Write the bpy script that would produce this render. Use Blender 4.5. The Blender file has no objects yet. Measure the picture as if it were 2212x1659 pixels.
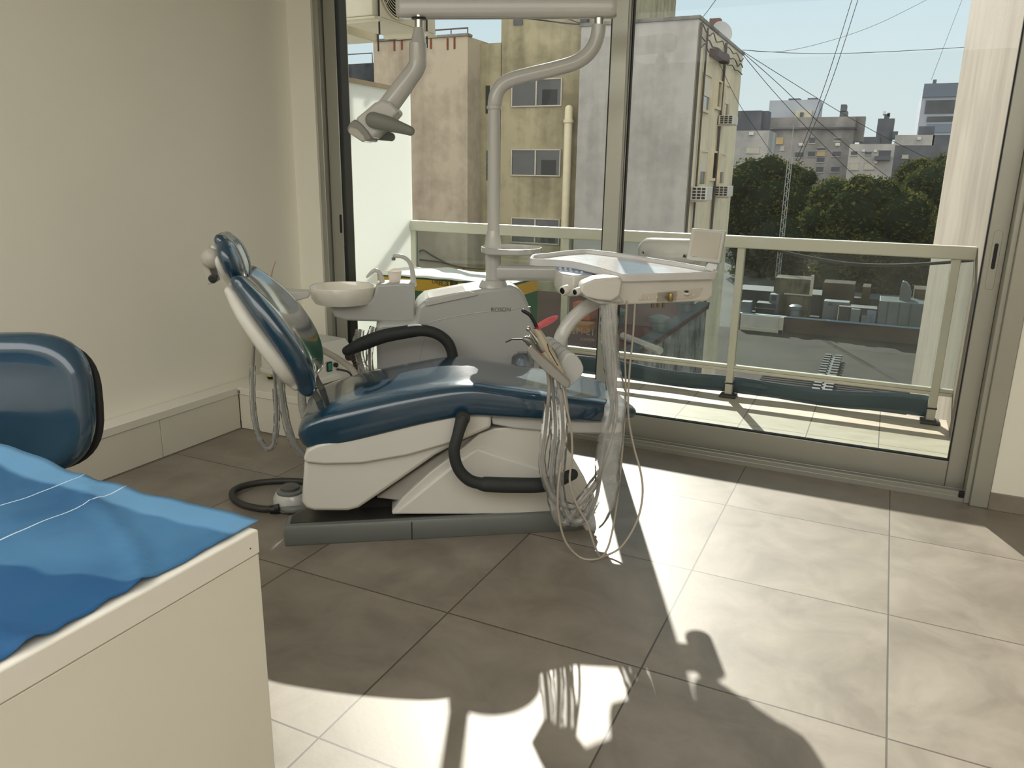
import bpy, bmesh, math, random
from mathutils import Vector, Matrix, noise
random.seed(7)
sc = bpy.context.scene
COL = sc.collection
# ------------------------------------------------------------------ camera geometry (pixels of a 2212x1659 frame -> points in the room)
H = 1.28
YAW, PITCH, ROLL, FOC = 0.440664487, 0.265061656, 0.0166603196, 1673.88
def _cam():
    cy, sy = math.cos(YAW), math.sin(YAW)
    f = Vector((-sy*math.cos(PITCH), cy*math.cos(PITCH), -math.sin(PITCH)))
    r = Vector((cy, sy, 0)); u = r.cross(f)
    return r*math.cos(ROLL)+u*math.sin(ROLL), -r*math.sin(ROLL)+u*math.cos(ROLL), f
CR, CU, CF = _cam()
EYE = Vector((0, 0, H))
FW = Vector((-math.sin(YAW), math.cos(YAW), 0))
def ray(x, y): return CF + CR*((x-1106)/FOC) - CU*((y-829.5)/FOC)
def PL(x, y, ax, val):
    d = ray(x, y); return EYE + d*((val-EYE[ax])/d[ax])
def PX(x, y, v): return PL(x, y, 0, v)
def PY(x, y, v): return PL(x, y, 1, v)
def PZ(x, y, v): return PL(x, y, 2, v)
def D(x, y, dep):
    d = ray(x, y); return EYE + d*(dep/d.dot(FW))
def PP(x, y, p0, n):
    d = ray(x, y); return EYE + d*((p0-EYE).dot(n)/d.dot(n))
# chair frame: u along the chair towards the feet, v away from the window-side... (across), w up
TH = math.radians(34.2)
KO = Vector((-1.759, 1.913, 0)); KU = Vector((math.cos(TH), math.sin(TH), 0)); KV = Vector((-math.sin(TH), math.cos(TH), 0))
KZ = Vector((0, 0, 1))
def K(u, v, w): return KO + KU*u + KV*v + KZ*w
def KP(x, y, v):
    q = PP(x, y, KO+KV*v, KV) - KO
    return q.dot(KU), q.z
def pxr(r, dep): return r*dep/FOC
# ------------------------------------------------------------------ materials
def lin(c):
    return tuple(((v/255)/12.92 if v/255 <= .04045 else ((v/255+.055)/1.055)**2.4) for v in c)
MATS = {}
def nd(nt, t, **kw):
    n = nt.nodes.new(t)
    for k, v in kw.items():
        if k in n.inputs.keys(): n.inputs[k].default_value = v
        else: setattr(n, k, v)
    return n
def rgba(c): return (*c, 1)
def mat(name, col, rough=.5, metal=0, coat=0, var=.06, vscale=6, bump=0, bscale=60, spec=.5, trans=0, tcol=None, emit=None):
    """plain surface with a faint procedural unevenness of its colour"""
    if name in MATS: return MATS[name]
    m = bpy.data.materials.new(name); m.use_nodes = True; nt = m.node_tree; b = nt.nodes['Principled BSDF']
    c = lin(col)
    tc = nd(nt, 'ShaderNodeTexCoord')
    nz = nd(nt, 'ShaderNodeTexNoise'); nz.inputs['Scale'].default_value = vscale; nz.inputs['Detail'].default_value = 5
    nt.links.new(tc.outputs['Object'], nz.inputs['Vector'])
    rp = nd(nt, 'ShaderNodeValToRGB')
    rp.color_ramp.elements[0].position = .3; rp.color_ramp.elements[1].position = .7
    rp.color_ramp.elements[0].color = rgba([x*(1-var) for x in c]); rp.color_ramp.elements[1].color = rgba([min(1, x*(1+var)) for x in c])
    nt.links.new(nz.outputs['Fac'], rp.inputs['Fac']); nt.links.new(rp.outputs['Color'], b.inputs['Base Color'])
    b.inputs['Roughness'].default_value = rough; b.inputs['Metallic'].default_value = metal
    b.inputs['Coat Weight'].default_value = coat; b.inputs['Coat Roughness'].default_value = .08
    b.inputs['Specular IOR Level'].default_value = spec
    b.inputs['Transmission Weight'].default_value = trans
    if emit: b.inputs['Emission Color'].default_value = rgba(lin(emit[0])); b.inputs['Emission Strength'].default_value = emit[1]
    if bump:
        n2 = nd(nt, 'ShaderNodeTexNoise'); n2.inputs['Scale'].default_value = bscale; n2.inputs['Detail'].default_value = 4
        nt.links.new(tc.outputs['Object'], n2.inputs['Vector'])
        bp = nd(nt, 'ShaderNodeBump'); bp.inputs['Strength'].default_value = bump; bp.inputs['Distance'].default_value = .02
        nt.links.new(n2.outputs['Fac'], bp.inputs['Height']); nt.links.new(bp.outputs['Normal'], b.inputs['Normal'])
    MATS[name] = m; return m
def tiles(name, col, col2, grout, ox, oy, sx, sy, gw=.004, rough=.35, streak=(1, 1)):
    m = bpy.data.materials.new(name); m.use_nodes = True; nt = m.node_tree; b = nt.nodes['Principled BSDF']
    L = nt.links.new
    g = nd(nt, 'ShaderNodeNewGeometry'); sp = nd(nt, 'ShaderNodeSeparateXYZ'); L(g.outputs['Position'], sp.inputs[0])
    def mth(op, a, bb=None):
        n = nd(nt, 'ShaderNodeMath', operation=op)
        for i, q in enumerate((a, bb)):
            if q is None: continue
            if isinstance(q, (int, float)): n.inputs[i].default_value = q
            else: L(q, n.inputs[i])
        return n.outputs[0]
    masks = []; ids = []
    for k, o, s in (('X', ox, sx), ('Y', oy, sy)):
        t = mth('DIVIDE', mth('SUBTRACT', sp.outputs[k], o), s)
        fr = mth('FRACT', t); ids.append(mth('FLOOR', t))
        d = mth('MULTIPLY', mth('MINIMUM', fr, mth('SUBTRACT', 1, fr)), s)
        masks.append(mth('LESS_THAN', d, gw/2))
    gm = mth('MAXIMUM', masks[0], masks[1])
    cb = nd(nt, 'ShaderNodeCombineXYZ'); L(ids[0], cb.inputs[0]); L(ids[1], cb.inputs[1])
    wn = nd(nt, 'ShaderNodeTexWhiteNoise'); L(cb.outputs[0], wn.inputs['Vector'])
    mp = nd(nt, 'ShaderNodeMapping'); mp.inputs['Scale'].default_value = (streak[0], streak[1], 1)
    va = nd(nt, 'ShaderNodeVectorMath', operation='ADD'); L(g.outputs['Position'], va.inputs[0])
    vs = nd(nt, 'ShaderNodeVectorMath', operation='SCALE'); vs.inputs['Scale'].default_value = 7; L(wn.outputs['Color'], vs.inputs[0]); L(vs.outputs[0], va.inputs[1])
    L(va.outputs[0], mp.inputs['Vector'])
    nz = nd(nt, 'ShaderNodeTexNoise'); nz.inputs['Scale'].default_value = 4.5; nz.inputs['Detail'].default_value = 9; nz.inputs['Roughness'].default_value = .62; nz.inputs['Distortion'].default_value = .5
    L(mp.outputs[0], nz.inputs['Vector'])
    rp = nd(nt, 'ShaderNodeValToRGB'); rp.color_ramp.elements[0].position = .33; rp.color_ramp.elements[1].position = .68
    rp.color_ramp.elements[0].color = rgba(lin(col2)); rp.color_ramp.elements[1].color = rgba(lin(col)); L(nz.outputs['Fac'], rp.inputs['Fac'])
    mx = nd(nt, 'ShaderNodeMix', data_type='RGBA'); L(gm, mx.inputs['Factor']); L(rp.outputs['Color'], mx.inputs['A']); mx.inputs['B'].default_value = rgba(lin(grout))
    L(mx.outputs['Result'], b.inputs['Base Color'])
    n3 = nd(nt, 'ShaderNodeTexNoise'); n3.inputs['Scale'].default_value = 90; n3.inputs['Detail'].default_value = 6; L(g.outputs['Position'], n3.inputs['Vector'])
    r2 = nd(nt, 'ShaderNodeMapRange'); r2.inputs['To Min'].default_value = rough-.06; r2.inputs['To Max'].default_value = rough+.14; L(nz.outputs['Fac'], r2.inputs['Value']); L(r2.outputs[0], b.inputs['Roughness'])
    hg = mth('SUBTRACT', mth('MULTIPLY', n3.outputs['Fac'], .12), gm)
    bp = nd(nt, 'ShaderNodeBump'); bp.inputs['Strength'].default_value = .35; bp.inputs['Distance'].default_value = .003; L(hg, bp.inputs['Height']); L(bp.outputs['Normal'], b.inputs['Normal'])
    MATS[name] = m; return m
def facade(name, col, dark, sc_=.5, streak=4.0, amt=.55, rough=.9, fine=3.0):
    """weathered render: blotches plus vertical run-off streaks"""
    m = bpy.data.materials.new(name); m.use_nodes = True; nt = m.node_tree; b = nt.nodes['Principled BSDF']; L = nt.links.new
    g = nd(nt, 'ShaderNodeNewGeometry')
    n1 = nd(nt, 'ShaderNodeTexNoise'); n1.inputs['Scale'].default_value = sc_; n1.inputs['Detail'].default_value = 9; n1.inputs['Roughness'].default_value = .65; L(g.outputs['Position'], n1.inputs['Vector'])
    mp = nd(nt, 'ShaderNodeMapping'); mp.inputs['Scale'].default_value = (streak, streak, streak*.07); L(g.outputs['Position'], mp.inputs['Vector'])
    n2 = nd(nt, 'ShaderNodeTexNoise'); n2.inputs['Scale'].default_value = sc_*1.5; n2.inputs['Detail'].default_value = 7; L(mp.outputs[0], n2.inputs['Vector'])
    n3 = nd(nt, 'ShaderNodeTexNoise'); n3.inputs['Scale'].default_value = fine; n3.inputs['Detail'].default_value = 8; L(g.outputs['Position'], n3.inputs['Vector'])
    a1 = nd(nt, 'ShaderNodeMath', operation='MULTIPLY_ADD'); L(n1.outputs['Fac'], a1.inputs[0]); a1.inputs[1].default_value = .55
    a2 = nd(nt, 'ShaderNodeMath', operation='MULTIPLY'); L(n2.outputs['Fac'], a2.inputs[0]); a2.inputs[1].default_value = .3; L(a2.outputs[0], a1.inputs[2])
    a3 = nd(nt, 'ShaderNodeMath', operation='MULTIPLY_ADD'); L(n3.outputs['Fac'], a3.inputs[0]); a3.inputs[1].default_value = .15; L(a1.outputs[0], a3.inputs[2])
    rp = nd(nt, 'ShaderNodeValToRGB'); rp.color_ramp.elements[0].position = .40; rp.color_ramp.elements[1].position = .56
    c0, c1 = lin(col), lin(dark)
    rp.color_ramp.elements[0].color = rgba([x*(1-amt)+y*amt for x, y in zip(c0, c1)]); rp.color_ramp.elements[1].color = rgba(c0)
    L(a3.outputs[0], rp.inputs['Fac']); L(rp.outputs['Color'], b.inputs['Base Color']); b.inputs['Roughness'].default_value = rough; b.inputs['Specular IOR Level'].default_value = .2
    MATS[name] = m; return m
def glass(name, tint=(.93, .95, .94), dust=.0, dustcol=(.8, .8, .78), ior=1.45, rough=0.0):
    m = bpy.data.materials.new(name); m.use_nodes = True; nt = m.node_tree; L = nt.links.new
    nt.nodes.remove(nt.nodes['Principled BSDF']); out = nt.nodes['Material Output']
    tr = nd(nt, 'ShaderNodeBsdfTransparent'); tr.inputs['Color'].default_value = rgba(tint)
    gl = nd(nt, 'ShaderNodeBsdfGlossy'); gl.inputs['Roughness'].default_value = rough
    fr = nd(nt, 'ShaderNodeFresnel'); fr.inputs['IOR'].default_value = ior
    mx = nd(nt, 'ShaderNodeMixShader'); L(fr.outputs[0], mx.inputs[0]); L(tr.outputs[0], mx.inputs[1]); L(gl.outputs[0], mx.inputs[2])
    res = mx
    if dust:
        df = nd(nt, 'ShaderNodeBsdfDiffuse'); df.inputs['Color'].default_value = rgba(dustcol)
        g = nd(nt, 'ShaderNodeNewGeometry'); nz = nd(nt, 'ShaderNodeTexNoise'); nz.inputs['Scale'].default_value = 5; nz.inputs['Detail'].default_value = 8; L(g.outputs['Position'], nz.inputs['Vector'])
        mr = nd(nt, 'ShaderNodeMapRange'); mr.inputs['From Min'].default_value = .35; mr.inputs['From Max'].default_value = .75; mr.inputs['To Min'].default_value = dust*.5; mr.inputs['To Max'].default_value = dust*1.6; L(nz.outputs['Fac'], mr.inputs['Value'])
        m2 = nd(nt, 'ShaderNodeMixShader'); L(mr.outputs[0], m2.inputs[0]); L(mx.outputs[0], m2.inputs[1]); L(df.outputs[0], m2.inputs[2]); res = m2
    L(res.outputs[0], out.inputs['Surface']); MATS[name] = m; return m
def film(name, alpha=.35, col=(.85, .87, .86), gloss=.25):
    """thin crinkled clear plastic"""
    m = bpy.data.materials.new(name); m.use_nodes = True; nt = m.node_tree; L = nt.links.new
    nt.nodes.remove(nt.nodes['Principled BSDF']); out = nt.nodes['Material Output']
    tr = nd(nt, 'ShaderNodeBsdfTransparent'); tl = nd(nt, 'ShaderNodeBsdfTranslucent'); tl.inputs['Color'].default_value = rgba(col)
    df = nd(nt, 'ShaderNodeBsdfDiffuse'); df.inputs['Color'].default_value = rgba(col)
    gl = nd(nt, 'ShaderNodeBsdfGlossy'); gl.inputs['Roughness'].default_value = .15
    tc = nd(nt, 'ShaderNodeTexCoord'); nz = nd(nt, 'ShaderNodeTexNoise'); nz.inputs['Scale'].default_value = 26; nz.inputs['Detail'].default_value = 3; L(tc.outputs['Object'], nz.inputs['Vector'])
    bp = nd(nt, 'ShaderNodeBump'); bp.inputs['Strength'].default_value = .45; bp.inputs['Distance'].default_value = .008; L(nz.outputs['Fac'], bp.inputs['Height'])
    for s in (tl, df, gl): L(bp.outputs['Normal'], s.inputs['Normal'])
    a = nd(nt, 'ShaderNodeMixShader'); a.inputs[0].default_value = .5; L(tl.outputs[0], a.inputs[1]); L(df.outputs[0], a.inputs[2])
    mr = nd(nt, 'ShaderNodeMapRange'); mr.inputs['From Min'].default_value = .35; mr.inputs['From Max'].default_value = .7; mr.inputs['To Min'].default_value = alpha*.75; mr.inputs['To Max'].default_value = min(1, alpha*1.3); L(nz.outputs['Fac'], mr.inputs['Value'])
    b = nd(nt, 'ShaderNodeMixShader'); L(mr.outputs[0], b.inputs[0]); L(tr.outputs[0], b.inputs[1]); L(a.outputs[0], b.inputs[2])
    fr = nd(nt, 'ShaderNodeFresnel'); fr.inputs['IOR'].default_value = 1.4
    c = nd(nt, 'ShaderNodeMixShader'); L(fr.outputs[0], c.inputs[0]); L(b.outputs[0], c.inputs[1]); L(gl.outputs[0], c.inputs[2])
    L(c.outputs[0], out.inputs['Surface']); MATS[name] = m; return m
def translucent(name, col, t=.6):
    m = bpy.data.materials.new(name); m.use_nodes = True; nt = m.node_tree; L = nt.links.new
    nt.nodes.remove(nt.nodes['Principled BSDF']); out = nt.nodes['Material Output']
    tl = nd(nt, 'ShaderNodeBsdfTranslucent'); df = nd(nt, 'ShaderNodeBsdfDiffuse'); tl.inputs['Color'].default_value = rgba(lin(col)); df.inputs['Color'].default_value = rgba(lin(col))
    mx = nd(nt, 'ShaderNodeMixShader'); mx.inputs[0].default_value = t; L(df.outputs[0], mx.inputs[1]); L(tl.outputs[0], mx.inputs[2]); L(mx.outputs[0], out.inputs['Surface'])
    MATS[name] = m; return m
# ------------------------------------------------------------------ mesh helpers
def cr(pts, sub=6):
    """Catmull-Rom through points (any dimension)"""
    P = [Vector(p) for p in pts]; out = []
    for i in range(len(P)-1):
        p0, p1, p2, p3 = P[max(i-1, 0)], P[i], P[i+1], P[min(i+2, len(P)-1)]
        for k in range(sub):
            t = k/sub
            out.append(.5*((2*p1)+(p2-p0)*t+(2*p0-5*p1+4*p2-p3)*t*t+(3*p1-p0-3*p2+p3)*t**3))
    out.append(P[-1]); return out
class MB:
    def __init__(s): s.bm = bmesh.new()
    def face(s, pts, mi=0):
        vs = [s.bm.verts.new(p) for p in pts]
        f = s.bm.faces.new(vs); f.material_index = mi; return f
    def rings(s, rings, cap=True, closed=True, loop=False, mi=0):
        R = [[s.bm.verts.new(p) for p in r] for r in rings]; n = len(R[0])
        m = len(R) if loop else len(R)-1
        for i in range(m):
            a, b = R[i], R[(i+1) % len(R)]
            for j in range(n if closed else n-1):
                f = s.bm.faces.new((a[j], a[(j+1) % n], b[(j+1) % n], b[j])); f.material_index = mi
        if cap and not loop and closed:
            for r, fl in ((R[0], True), (R[-1], False)):
                f = s.bm.faces.new(r[::-1] if fl else r); f.material_index = mi
        return s
    def box(s, c, d, rz=0, M=None, mi=0):
        c = Vector(c); hx, hy, hz = d[0]/2, d[1]/2, d[2]/2
        R = M if M is not None else Matrix.Rotation(rz, 3, 'Z')
        q = lambda x, y, z: c + R @ Vector((x, y, z))
        return s.rings([[q(-hx, -hy, z), q(hx, -hy, z), q(hx, hy, z), q(-hx, hy, z)] for z in (-hz, hz)], mi=mi)
    def bx(s, x0, x1, y0, y1, z0, z1, mi=0):
        return s.box(((x0+x1)/2, (y0+y1)/2, (z0+z1)/2), (abs(x1-x0), abs(y1-y0), abs(z1-z0)), mi=mi)
    def prism(s, pts, vec, mi=0):
        vec = Vector(vec); p = [Vector(q) for q in pts]
        return s.rings([p, [q+vec for q in p]], mi=mi)
    def tube(s, pts, r, n=12, sub=0, cap=True, flat=1.0, up=None, mi=0, wob=0):
        """swept round bar; r a number or one radius per given point"""
        P = [Vector(p) for p in pts]
        rr = list(r) if isinstance(r, (list, tuple)) else [r]*len(P)
        if sub:
            Q = cr([(*p, q) for p, q in zip(P, rr)], sub); P = [Vector(q[:3]) for q in Q]; rr = [q[3] for q in Q]
        T = [(P[min(i+1, len(P)-1)]-P[max(i-1, 0)]).normalized() for i in range(len(P))]
        nrm = Vector(up) if up else Vector((0, 0, 1))
        if abs(nrm.dot(T[0])) > .95: nrm = Vector((1, 0, 0)) if abs(T[0].x) < .9 else Vector((0, 1, 0))
        rg = []
        for p, t, q in zip(P, T, rr):
            nrm = (nrm - t*nrm.dot(t)).normalized(); b = t.cross(nrm)
            rg.append([p + (nrm*math.cos(2*math.pi*k/n)+b*math.sin(2*math.pi*k/n)*flat)*q*(1+(wob*noise.noise(p*38+Vector((k*1.7, 0, 0))) if wob else 0)) for k in range(n)])
        return s.rings(rg, cap=cap, mi=mi)
    def ctube(s, pts, r, n=12, sub=4, rnd=4, mi=0, flat=1.0, up=None):
        """tube with rounded ends"""
        P = [Vector(p) for p in pts]; rr = list(r) if isinstance(r, (list, tuple)) else [r]*len(P)
        Q = cr([(*p, q) for p, q in zip(P, rr)], sub); P = [Vector(q[:3]) for q in Q]; rr = [q[3] for q in Q]
        t0 = (P[0]-P[1]).normalized(); t1 = (P[-1]-P[-2]).normalized()
        pre = [(P[0]+t0*rr[0]*math.sin(a), max(1e-4, rr[0]*math.cos(a))) for a in [math.pi/2*k/rnd for k in range(rnd, 0, -1)]]
        post = [(P[-1]+t1*rr[-1]*math.sin(a), max(1e-4, rr[-1]*math.cos(a))) for a in [math.pi/2*k/rnd for k in range(1, rnd+1)]]
        A = pre+list(zip(P, rr))+post
        return s.tube([a for a, _ in A], [b for _, b in A], n=n, mi=mi, flat=flat, up=up)
    def lathe(s, prof, loc, axis=(0, 0, 1), n=32, mi=0, sx=1, sy=1):
        ax = Vector(axis).normalized(); Q = ax.to_track_quat('Z', 'Y').to_matrix(); loc = Vector(loc)
        return s.rings([[loc + Q @ Vector((max(r, 1e-4)*math.cos(2*math.pi*k/n)*sx, max(r, 1e-4)*math.sin(2*math.pi*k/n)*sy, z)) for k in range(n)] for r, z in prof], mi=mi)
    def ell(s, c, rad, M=None, n=20, m=12, mi=0):
        c = Vector(c); M = M if M is not None else Matrix.Identity(3)
        return s.rings([[c + M @ Vector((rad[0]*math.sin(a)*math.cos(2*math.pi*k/n), rad[1]*math.sin(a)*math.sin(2*math.pi*k/n), -rad[2]*math.cos(a))) for k in range(n)] for a in [max(.01, min(math.pi-.01, math.pi*i/m)) for i in range(m+1)]], mi=mi)
    def build(s, name, m, parent=None, bev=0, seg=2, smooth=40, sub=0):
        bmesh.ops.recalc_face_normals(s.bm, faces=s.bm.faces[:])
        if smooth:
            for f in s.bm.faces: f.smooth = True
            for e in s.bm.edges:
                if len(e.link_faces) == 2 and e.calc_face_angle(0) > math.radians(smooth): e.smooth = False
        me = bpy.data.meshes.new(name); s.bm.to_mesh(me); s.bm.free()
        for q in (m if isinstance(m, (list, tuple)) else [m]): me.materials.append(q)
        o = bpy.data.objects.new(name, me); COL.objects.link(o)
        if bev:
            b = o.modifiers.new('bevel', 'BEVEL'); b.width = bev; b.segments = seg; b.limit_method = 'ANGLE'; b.angle_limit = math.radians(35); b.harden_normals = False
        if sub:
            b = o.modifiers.new('sub', 'SUBSURF'); b.levels = sub; b.render_levels = sub
        if parent is not None: attach(o, parent)
        return o
def attach(o, parent):
    o.parent = parent
    if parent.type == 'EMPTY': o.matrix_parent_inverse = Matrix.Translation(-parent.location)
def tag(o, label=None, cat=None, group=None, kind=None):
    for k, v in (('label', label), ('category', cat), ('group', group), ('kind', kind)):
        if v: o[k] = v
    return o
def thing(name, label, cat, loc, group=None):
    o = bpy.data.objects.new(name, None); COL.objects.link(o); o.location = Vector(loc); o.empty_display_size = .1
    return tag(o, label, cat, group)
def struct(o): o['kind'] = 'structure'; return o
def sempty(name, loc):
    o = bpy.data.objects.new(name, None); COL.objects.link(o); o.location = Vector(loc); o['kind'] = 'structure'; return o
def text(name, body, size, origin, ex, ey, m, parent, extr=.0005, mirror=False, bold=0):
    """flat lettering whose baseline runs along ex and whose letters stand along ey"""
    cu = bpy.data.curves.new(name, 'FONT'); cu.body = body; cu.size = size; cu.extrude = extr; cu.offset = bold
    t = bpy.data.objects.new(name+'_c', cu); COL.objects.link(t)
    dg = bpy.context.evaluated_depsgraph_get(); me = bpy.data.meshes.new_from_object(t.evaluated_get(dg))
    bpy.data.objects.remove(t); bpy.data.curves.remove(cu)
    ex = Vector(ex).normalized(); ey = Vector(ey); ey = (ey-ex*ey.dot(ex)).normalized(); ez = ex.cross(ey)
    M = Matrix((ex, ey, ez)).transposed().to_4x4(); M.translation = Vector(origin); me.transform(M)
    me.materials.clear(); me.materials.append(m); me.name = name
    o = bpy.data.objects.new(name, me); COL.objects.link(o)
    if parent is not None: attach(o, parent)
    return o
def rrect(w, h, r, n=5):
    out = []
    for cx, cy, a0 in ((w/2-r, h/2-r, 0), (-w/2+r, h/2-r, 90), (-w/2+r, -h/2+r, 180), (w/2-r, -h/2+r, 270)):
        for k in range(n+1):
            a = math.radians(a0+90*k/n); out.append((cx+r*math.cos(a), cy+r*math.sin(a)))
    return out
def dup(root, delta, label=None):
    """copy a thing with its parts and their sub-parts"""
    def cp(o, par):
        c = o.copy(); COL.objects.link(c)
        if par is not None: c.parent = par
        for ch in list(o.children): cp(ch, c)
        return c
    r = cp(root, None); r.location = root.location + Vector(delta)
    if label: r['label'] = label
    return r
# ------------------------------------------------------------------ palette
M_wall = mat('wall_paint', (238, 235, 222), .65, var=.015, vscale=2)
M_wallw = mat('white_paint', (226, 220, 208), .6, var=.015)
M_ceil = mat('ceiling_paint', (235, 232, 224), .8, var=.01)
M_alu = mat('anodised_aluminium', (166, 166, 156), .36, .55, var=.02)
M_aludark = mat('dark_aluminium', (58, 56, 50), .45, .3)
M_rubber = mat('black_gasket', (14, 14, 15), .6)
M_floor = tiles('floor_tile', (141, 133, 121), (116, 108, 97), (74, 68, 60), -.448, 1.796, .6, .6, .005, .42)
M_balc = tiles('balcony_tile', (196, 186, 166), (178, 166, 146), (104, 98, 86), -.243-.3405*4, 4.113-.6*3, .3405*1.0, .6, .005, .5, (1, 3))
M_rail = mat('rail_aluminium', (205, 203, 190), .42, .25, var=.03)
M_black = mat('black_plastic', (20, 20, 20), .45)
M_lam = mat('white_laminate', (219, 214, 200), .45, var=.012)
M_lamtop = mat('white_laminate_top', (226, 222, 210), .4, var=.012)
M_chip = mat('chipboard_edge', (150, 112, 70), .8, var=.3, vscale=90)
M_grey = mat('grey_plastic', (112, 114, 110), .5)
M_white = mat('white_gloss_plastic', (188, 188, 183), .22, coat=.4, var=.01)
M_unit = mat('unit_grey_white', (176, 177, 174), .35, coat=.2, var=.012)
M_white2 = mat('white_satin_plastic', (206, 204, 196), .4, var=.012)
M_vinyl = mat('petrol_blue_vinyl', (26, 58, 78), .22, coat=.9, var=.08, vscale=12, bump=.03, bscale=25)
M_pipe = mat('seam_piping', (150, 165, 172), .3, coat=.5)
M_foam = mat('charcoal_foam', (38, 41, 40), .7, var=.08, bump=.1, bscale=300)
M_base = mat('grey_base_cover', (104, 108, 104), .42, var=.02)
M_steel = mat('steel', (190, 190, 186), .22, .95)
M_brass = mat('brass_fitting', (150, 134, 90), .35, .8)
M_hose = mat('grey_hose', (150, 146, 138), .45)
M_cord = mat('beige_cord', (168, 160, 146), .5)
M_film = film('clear_sleeve', .23, (.98, .99, .97))
M_glass = glass('window_glass', (.97, .98, .97), .004, ior=1.22)
M_bglass = glass('balcony_glass', (.84, .88, .87), .035, (.75, .78, .76), ior=1.35)
# ------------------------------------------------------------------ the room
XL, YW, CEIL = -2.957, 3.45, 2.62
XR, YB = 3.0, -3.0
struct(MB().bx(XL-.15, XR+.15, YB-.15, 3.49, -.15, 0).build('floor', M_floor, smooth=0))
struct(MB().bx(XL-.15, XR+.15, YB-.15, 3.75, CEIL, CEIL+.15).build('ceiling', M_ceil, smooth=0))
struct(MB().bx(XL-.15, XL, YB-.15, 3.75, -.15, CEIL).build('wall_left', M_wall, smooth=0))
w = MB(); w.bx(XL, -2.80, YW, 3.75, 0, CEIL); w.bx(.51, XR, 3.46, 3.75, 0, CEIL); w.bx(-2.80, .51, YW+.02, 3.75, 2.42, CEIL)
struct(w.build('wall_front', M_wall, smooth=0))
struct(MB().bx(XL-.15, XR+.15, YB-.15, YB, 0, CEIL).build('wall_back', M_wallw, smooth=0))
struct(MB().bx(XR, XR+.15, YB-.15, 3.75, -.15, CEIL).build('wall_right', M_wallw, smooth=0))
struct(MB().bx(.51, XR, 3.448, 3.46, 0, .072).build('baseboard_right', M_floor, bev=.002))
# sliding balcony window
win = sempty('window_1', (-1.15, 3.52, 0))
WT = 2.42
fr = MB()
fr.bx(-2.80, -2.768, 3.465, 3.66, 0, WT); fr.bx(.445, .512, 3.455, 3.66, 0, WT); fr.bx(.425, .447, 3.475, 3.66, 0, WT); fr.bx(-2.80, .51, 3.47, 3.66, WT-.045, WT)
fr.build('frame', M_alu, win, bev=.003)
MB().bx(-2.768, -2.735, 3.575, 3.66, .03, WT-.04).build('outer_channel', M_aludark, win)
tr = MB(); tr.bx(-2.768, .43, 3.485, 3.665, -.002, .022); tr.bx(-2.768, .43, 3.489, 3.497, .02, .04); tr.bx(-2.768, .43, 3.54, 3.546, .02, .036); tr.bx(-2.768, .43, 3.59, 3.665, .02, .045)
tr.build('track', M_alu, win, bev=.002)
MB().bx(.405, .432, 3.480, 3.497, .018, .045).build('track_stop', M_rubber, win, bev=.003)
def sash(x0, x1, y0, y1, z0, z1, sw, br, hx):
    s = MB()
    s.bx(x0, x0+sw, y0, y1, z0, z1); s.bx(x1-sw, x1, y0, y1, z0, z1)
    s.bx(x0+sw, x1-sw, y0+.002, y1-.002, z0, z0+br); s.bx(x0+sw, x1-sw, y0+.002, y1-.002, z1-.07, z1)
    o = s.build('sash', M_alu, win, bev=.003)
    ym = (y0+y1)/2
    MB().bx(x0+sw-.002, x1-sw+.002, ym-.003, ym+.003, z0+br-.003, z1-.068).build('pane', M_glass, o, smooth=0)
    g = MB(); t = .005
    g.bx(x0+sw, x0+sw+t, y0+.004, y1-.004, z0+br, z1-.07); g.bx(x1-sw-t, x1-sw, y0+.004, y1-.004, z0+br, z1-.07); g.bx(x0+sw+t, x1-sw-t, y0+.004, y1-.004, z0+br, z0+br+t)
    g.build('gasket', M_rubber, o)
    hc = hx
    h = MB(); h.prism([(hc+a, y0-.002, .985+b) for a, b in rrect(.03, .23, .013)], (0, .004, 0))
    ho = h.build('handle', M_alu, o, bev=.001)
    MB().prism([(hc+a, y0-.004, 1.0+b) for a, b in rrect(.013, .1, .006)], (0, .004, 0)).build('finger_slot', M_rubber, ho)
sash(-2.763, -1.122, 3.50, 3.532, .03, WT-.045, .075, .125, -2.70)
sash(-1.19, .425, 3.55, 3.582, .03, WT-.045, .069, .115, .39)
# ------------------------------------------------------------------ balcony
YR = 4.643
struct(MB().bx(-4.6, .43, 3.665, 4.74, -.2, 0).build('balcony_floor', M_balc, smooth=0))
struct(MB().bx(.43, .75, 3.75, 8.8, -9, 7).build('wall_outside_right', facade('right_wall_render', (158, 148, 134), (120, 110, 98), .7, 5, .6), smooth=0))
part = translucent('opal_glass', (238, 240, 236), .72)
pw = thing('balcony_divider', 'tall opal glass divider screen closing the balcony on the side of the hanging air conditioner', 'balcony divider', (-2.985, 4.2, 0))
MB().bx(-2.991, -2.979, 3.67, 4.655, 0, 1.785).build('panel', part, pw, smooth=0)
MB().bx(-3.0, -2.965, 3.66, 4.66, 1.785, 1.81).build('top_cap', mat('beige_cap', (196, 178, 150), .7), pw, bev=.002)
rl = thing('balcony_railing', 'pale aluminium balcony railing with clear glass panels and four posts', 'railing', (-1.3, YR, 0))
MB().bx(-2.976, .43, YR-.03, YR+.03, .889, .957).build('handrail', M_rail, rl, bev=.006)
r_ = MB(); r_.bx(-2.976, .43, YR-.02, YR+.02, .16, .178); r_.bx(-2.976, .43, YR-.016, YR+.016, .178, .198); r_.build('bottom_rail', M_rail, rl, bev=.003)
posts = [-2.955, -1.82, -.741, .343]
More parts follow.
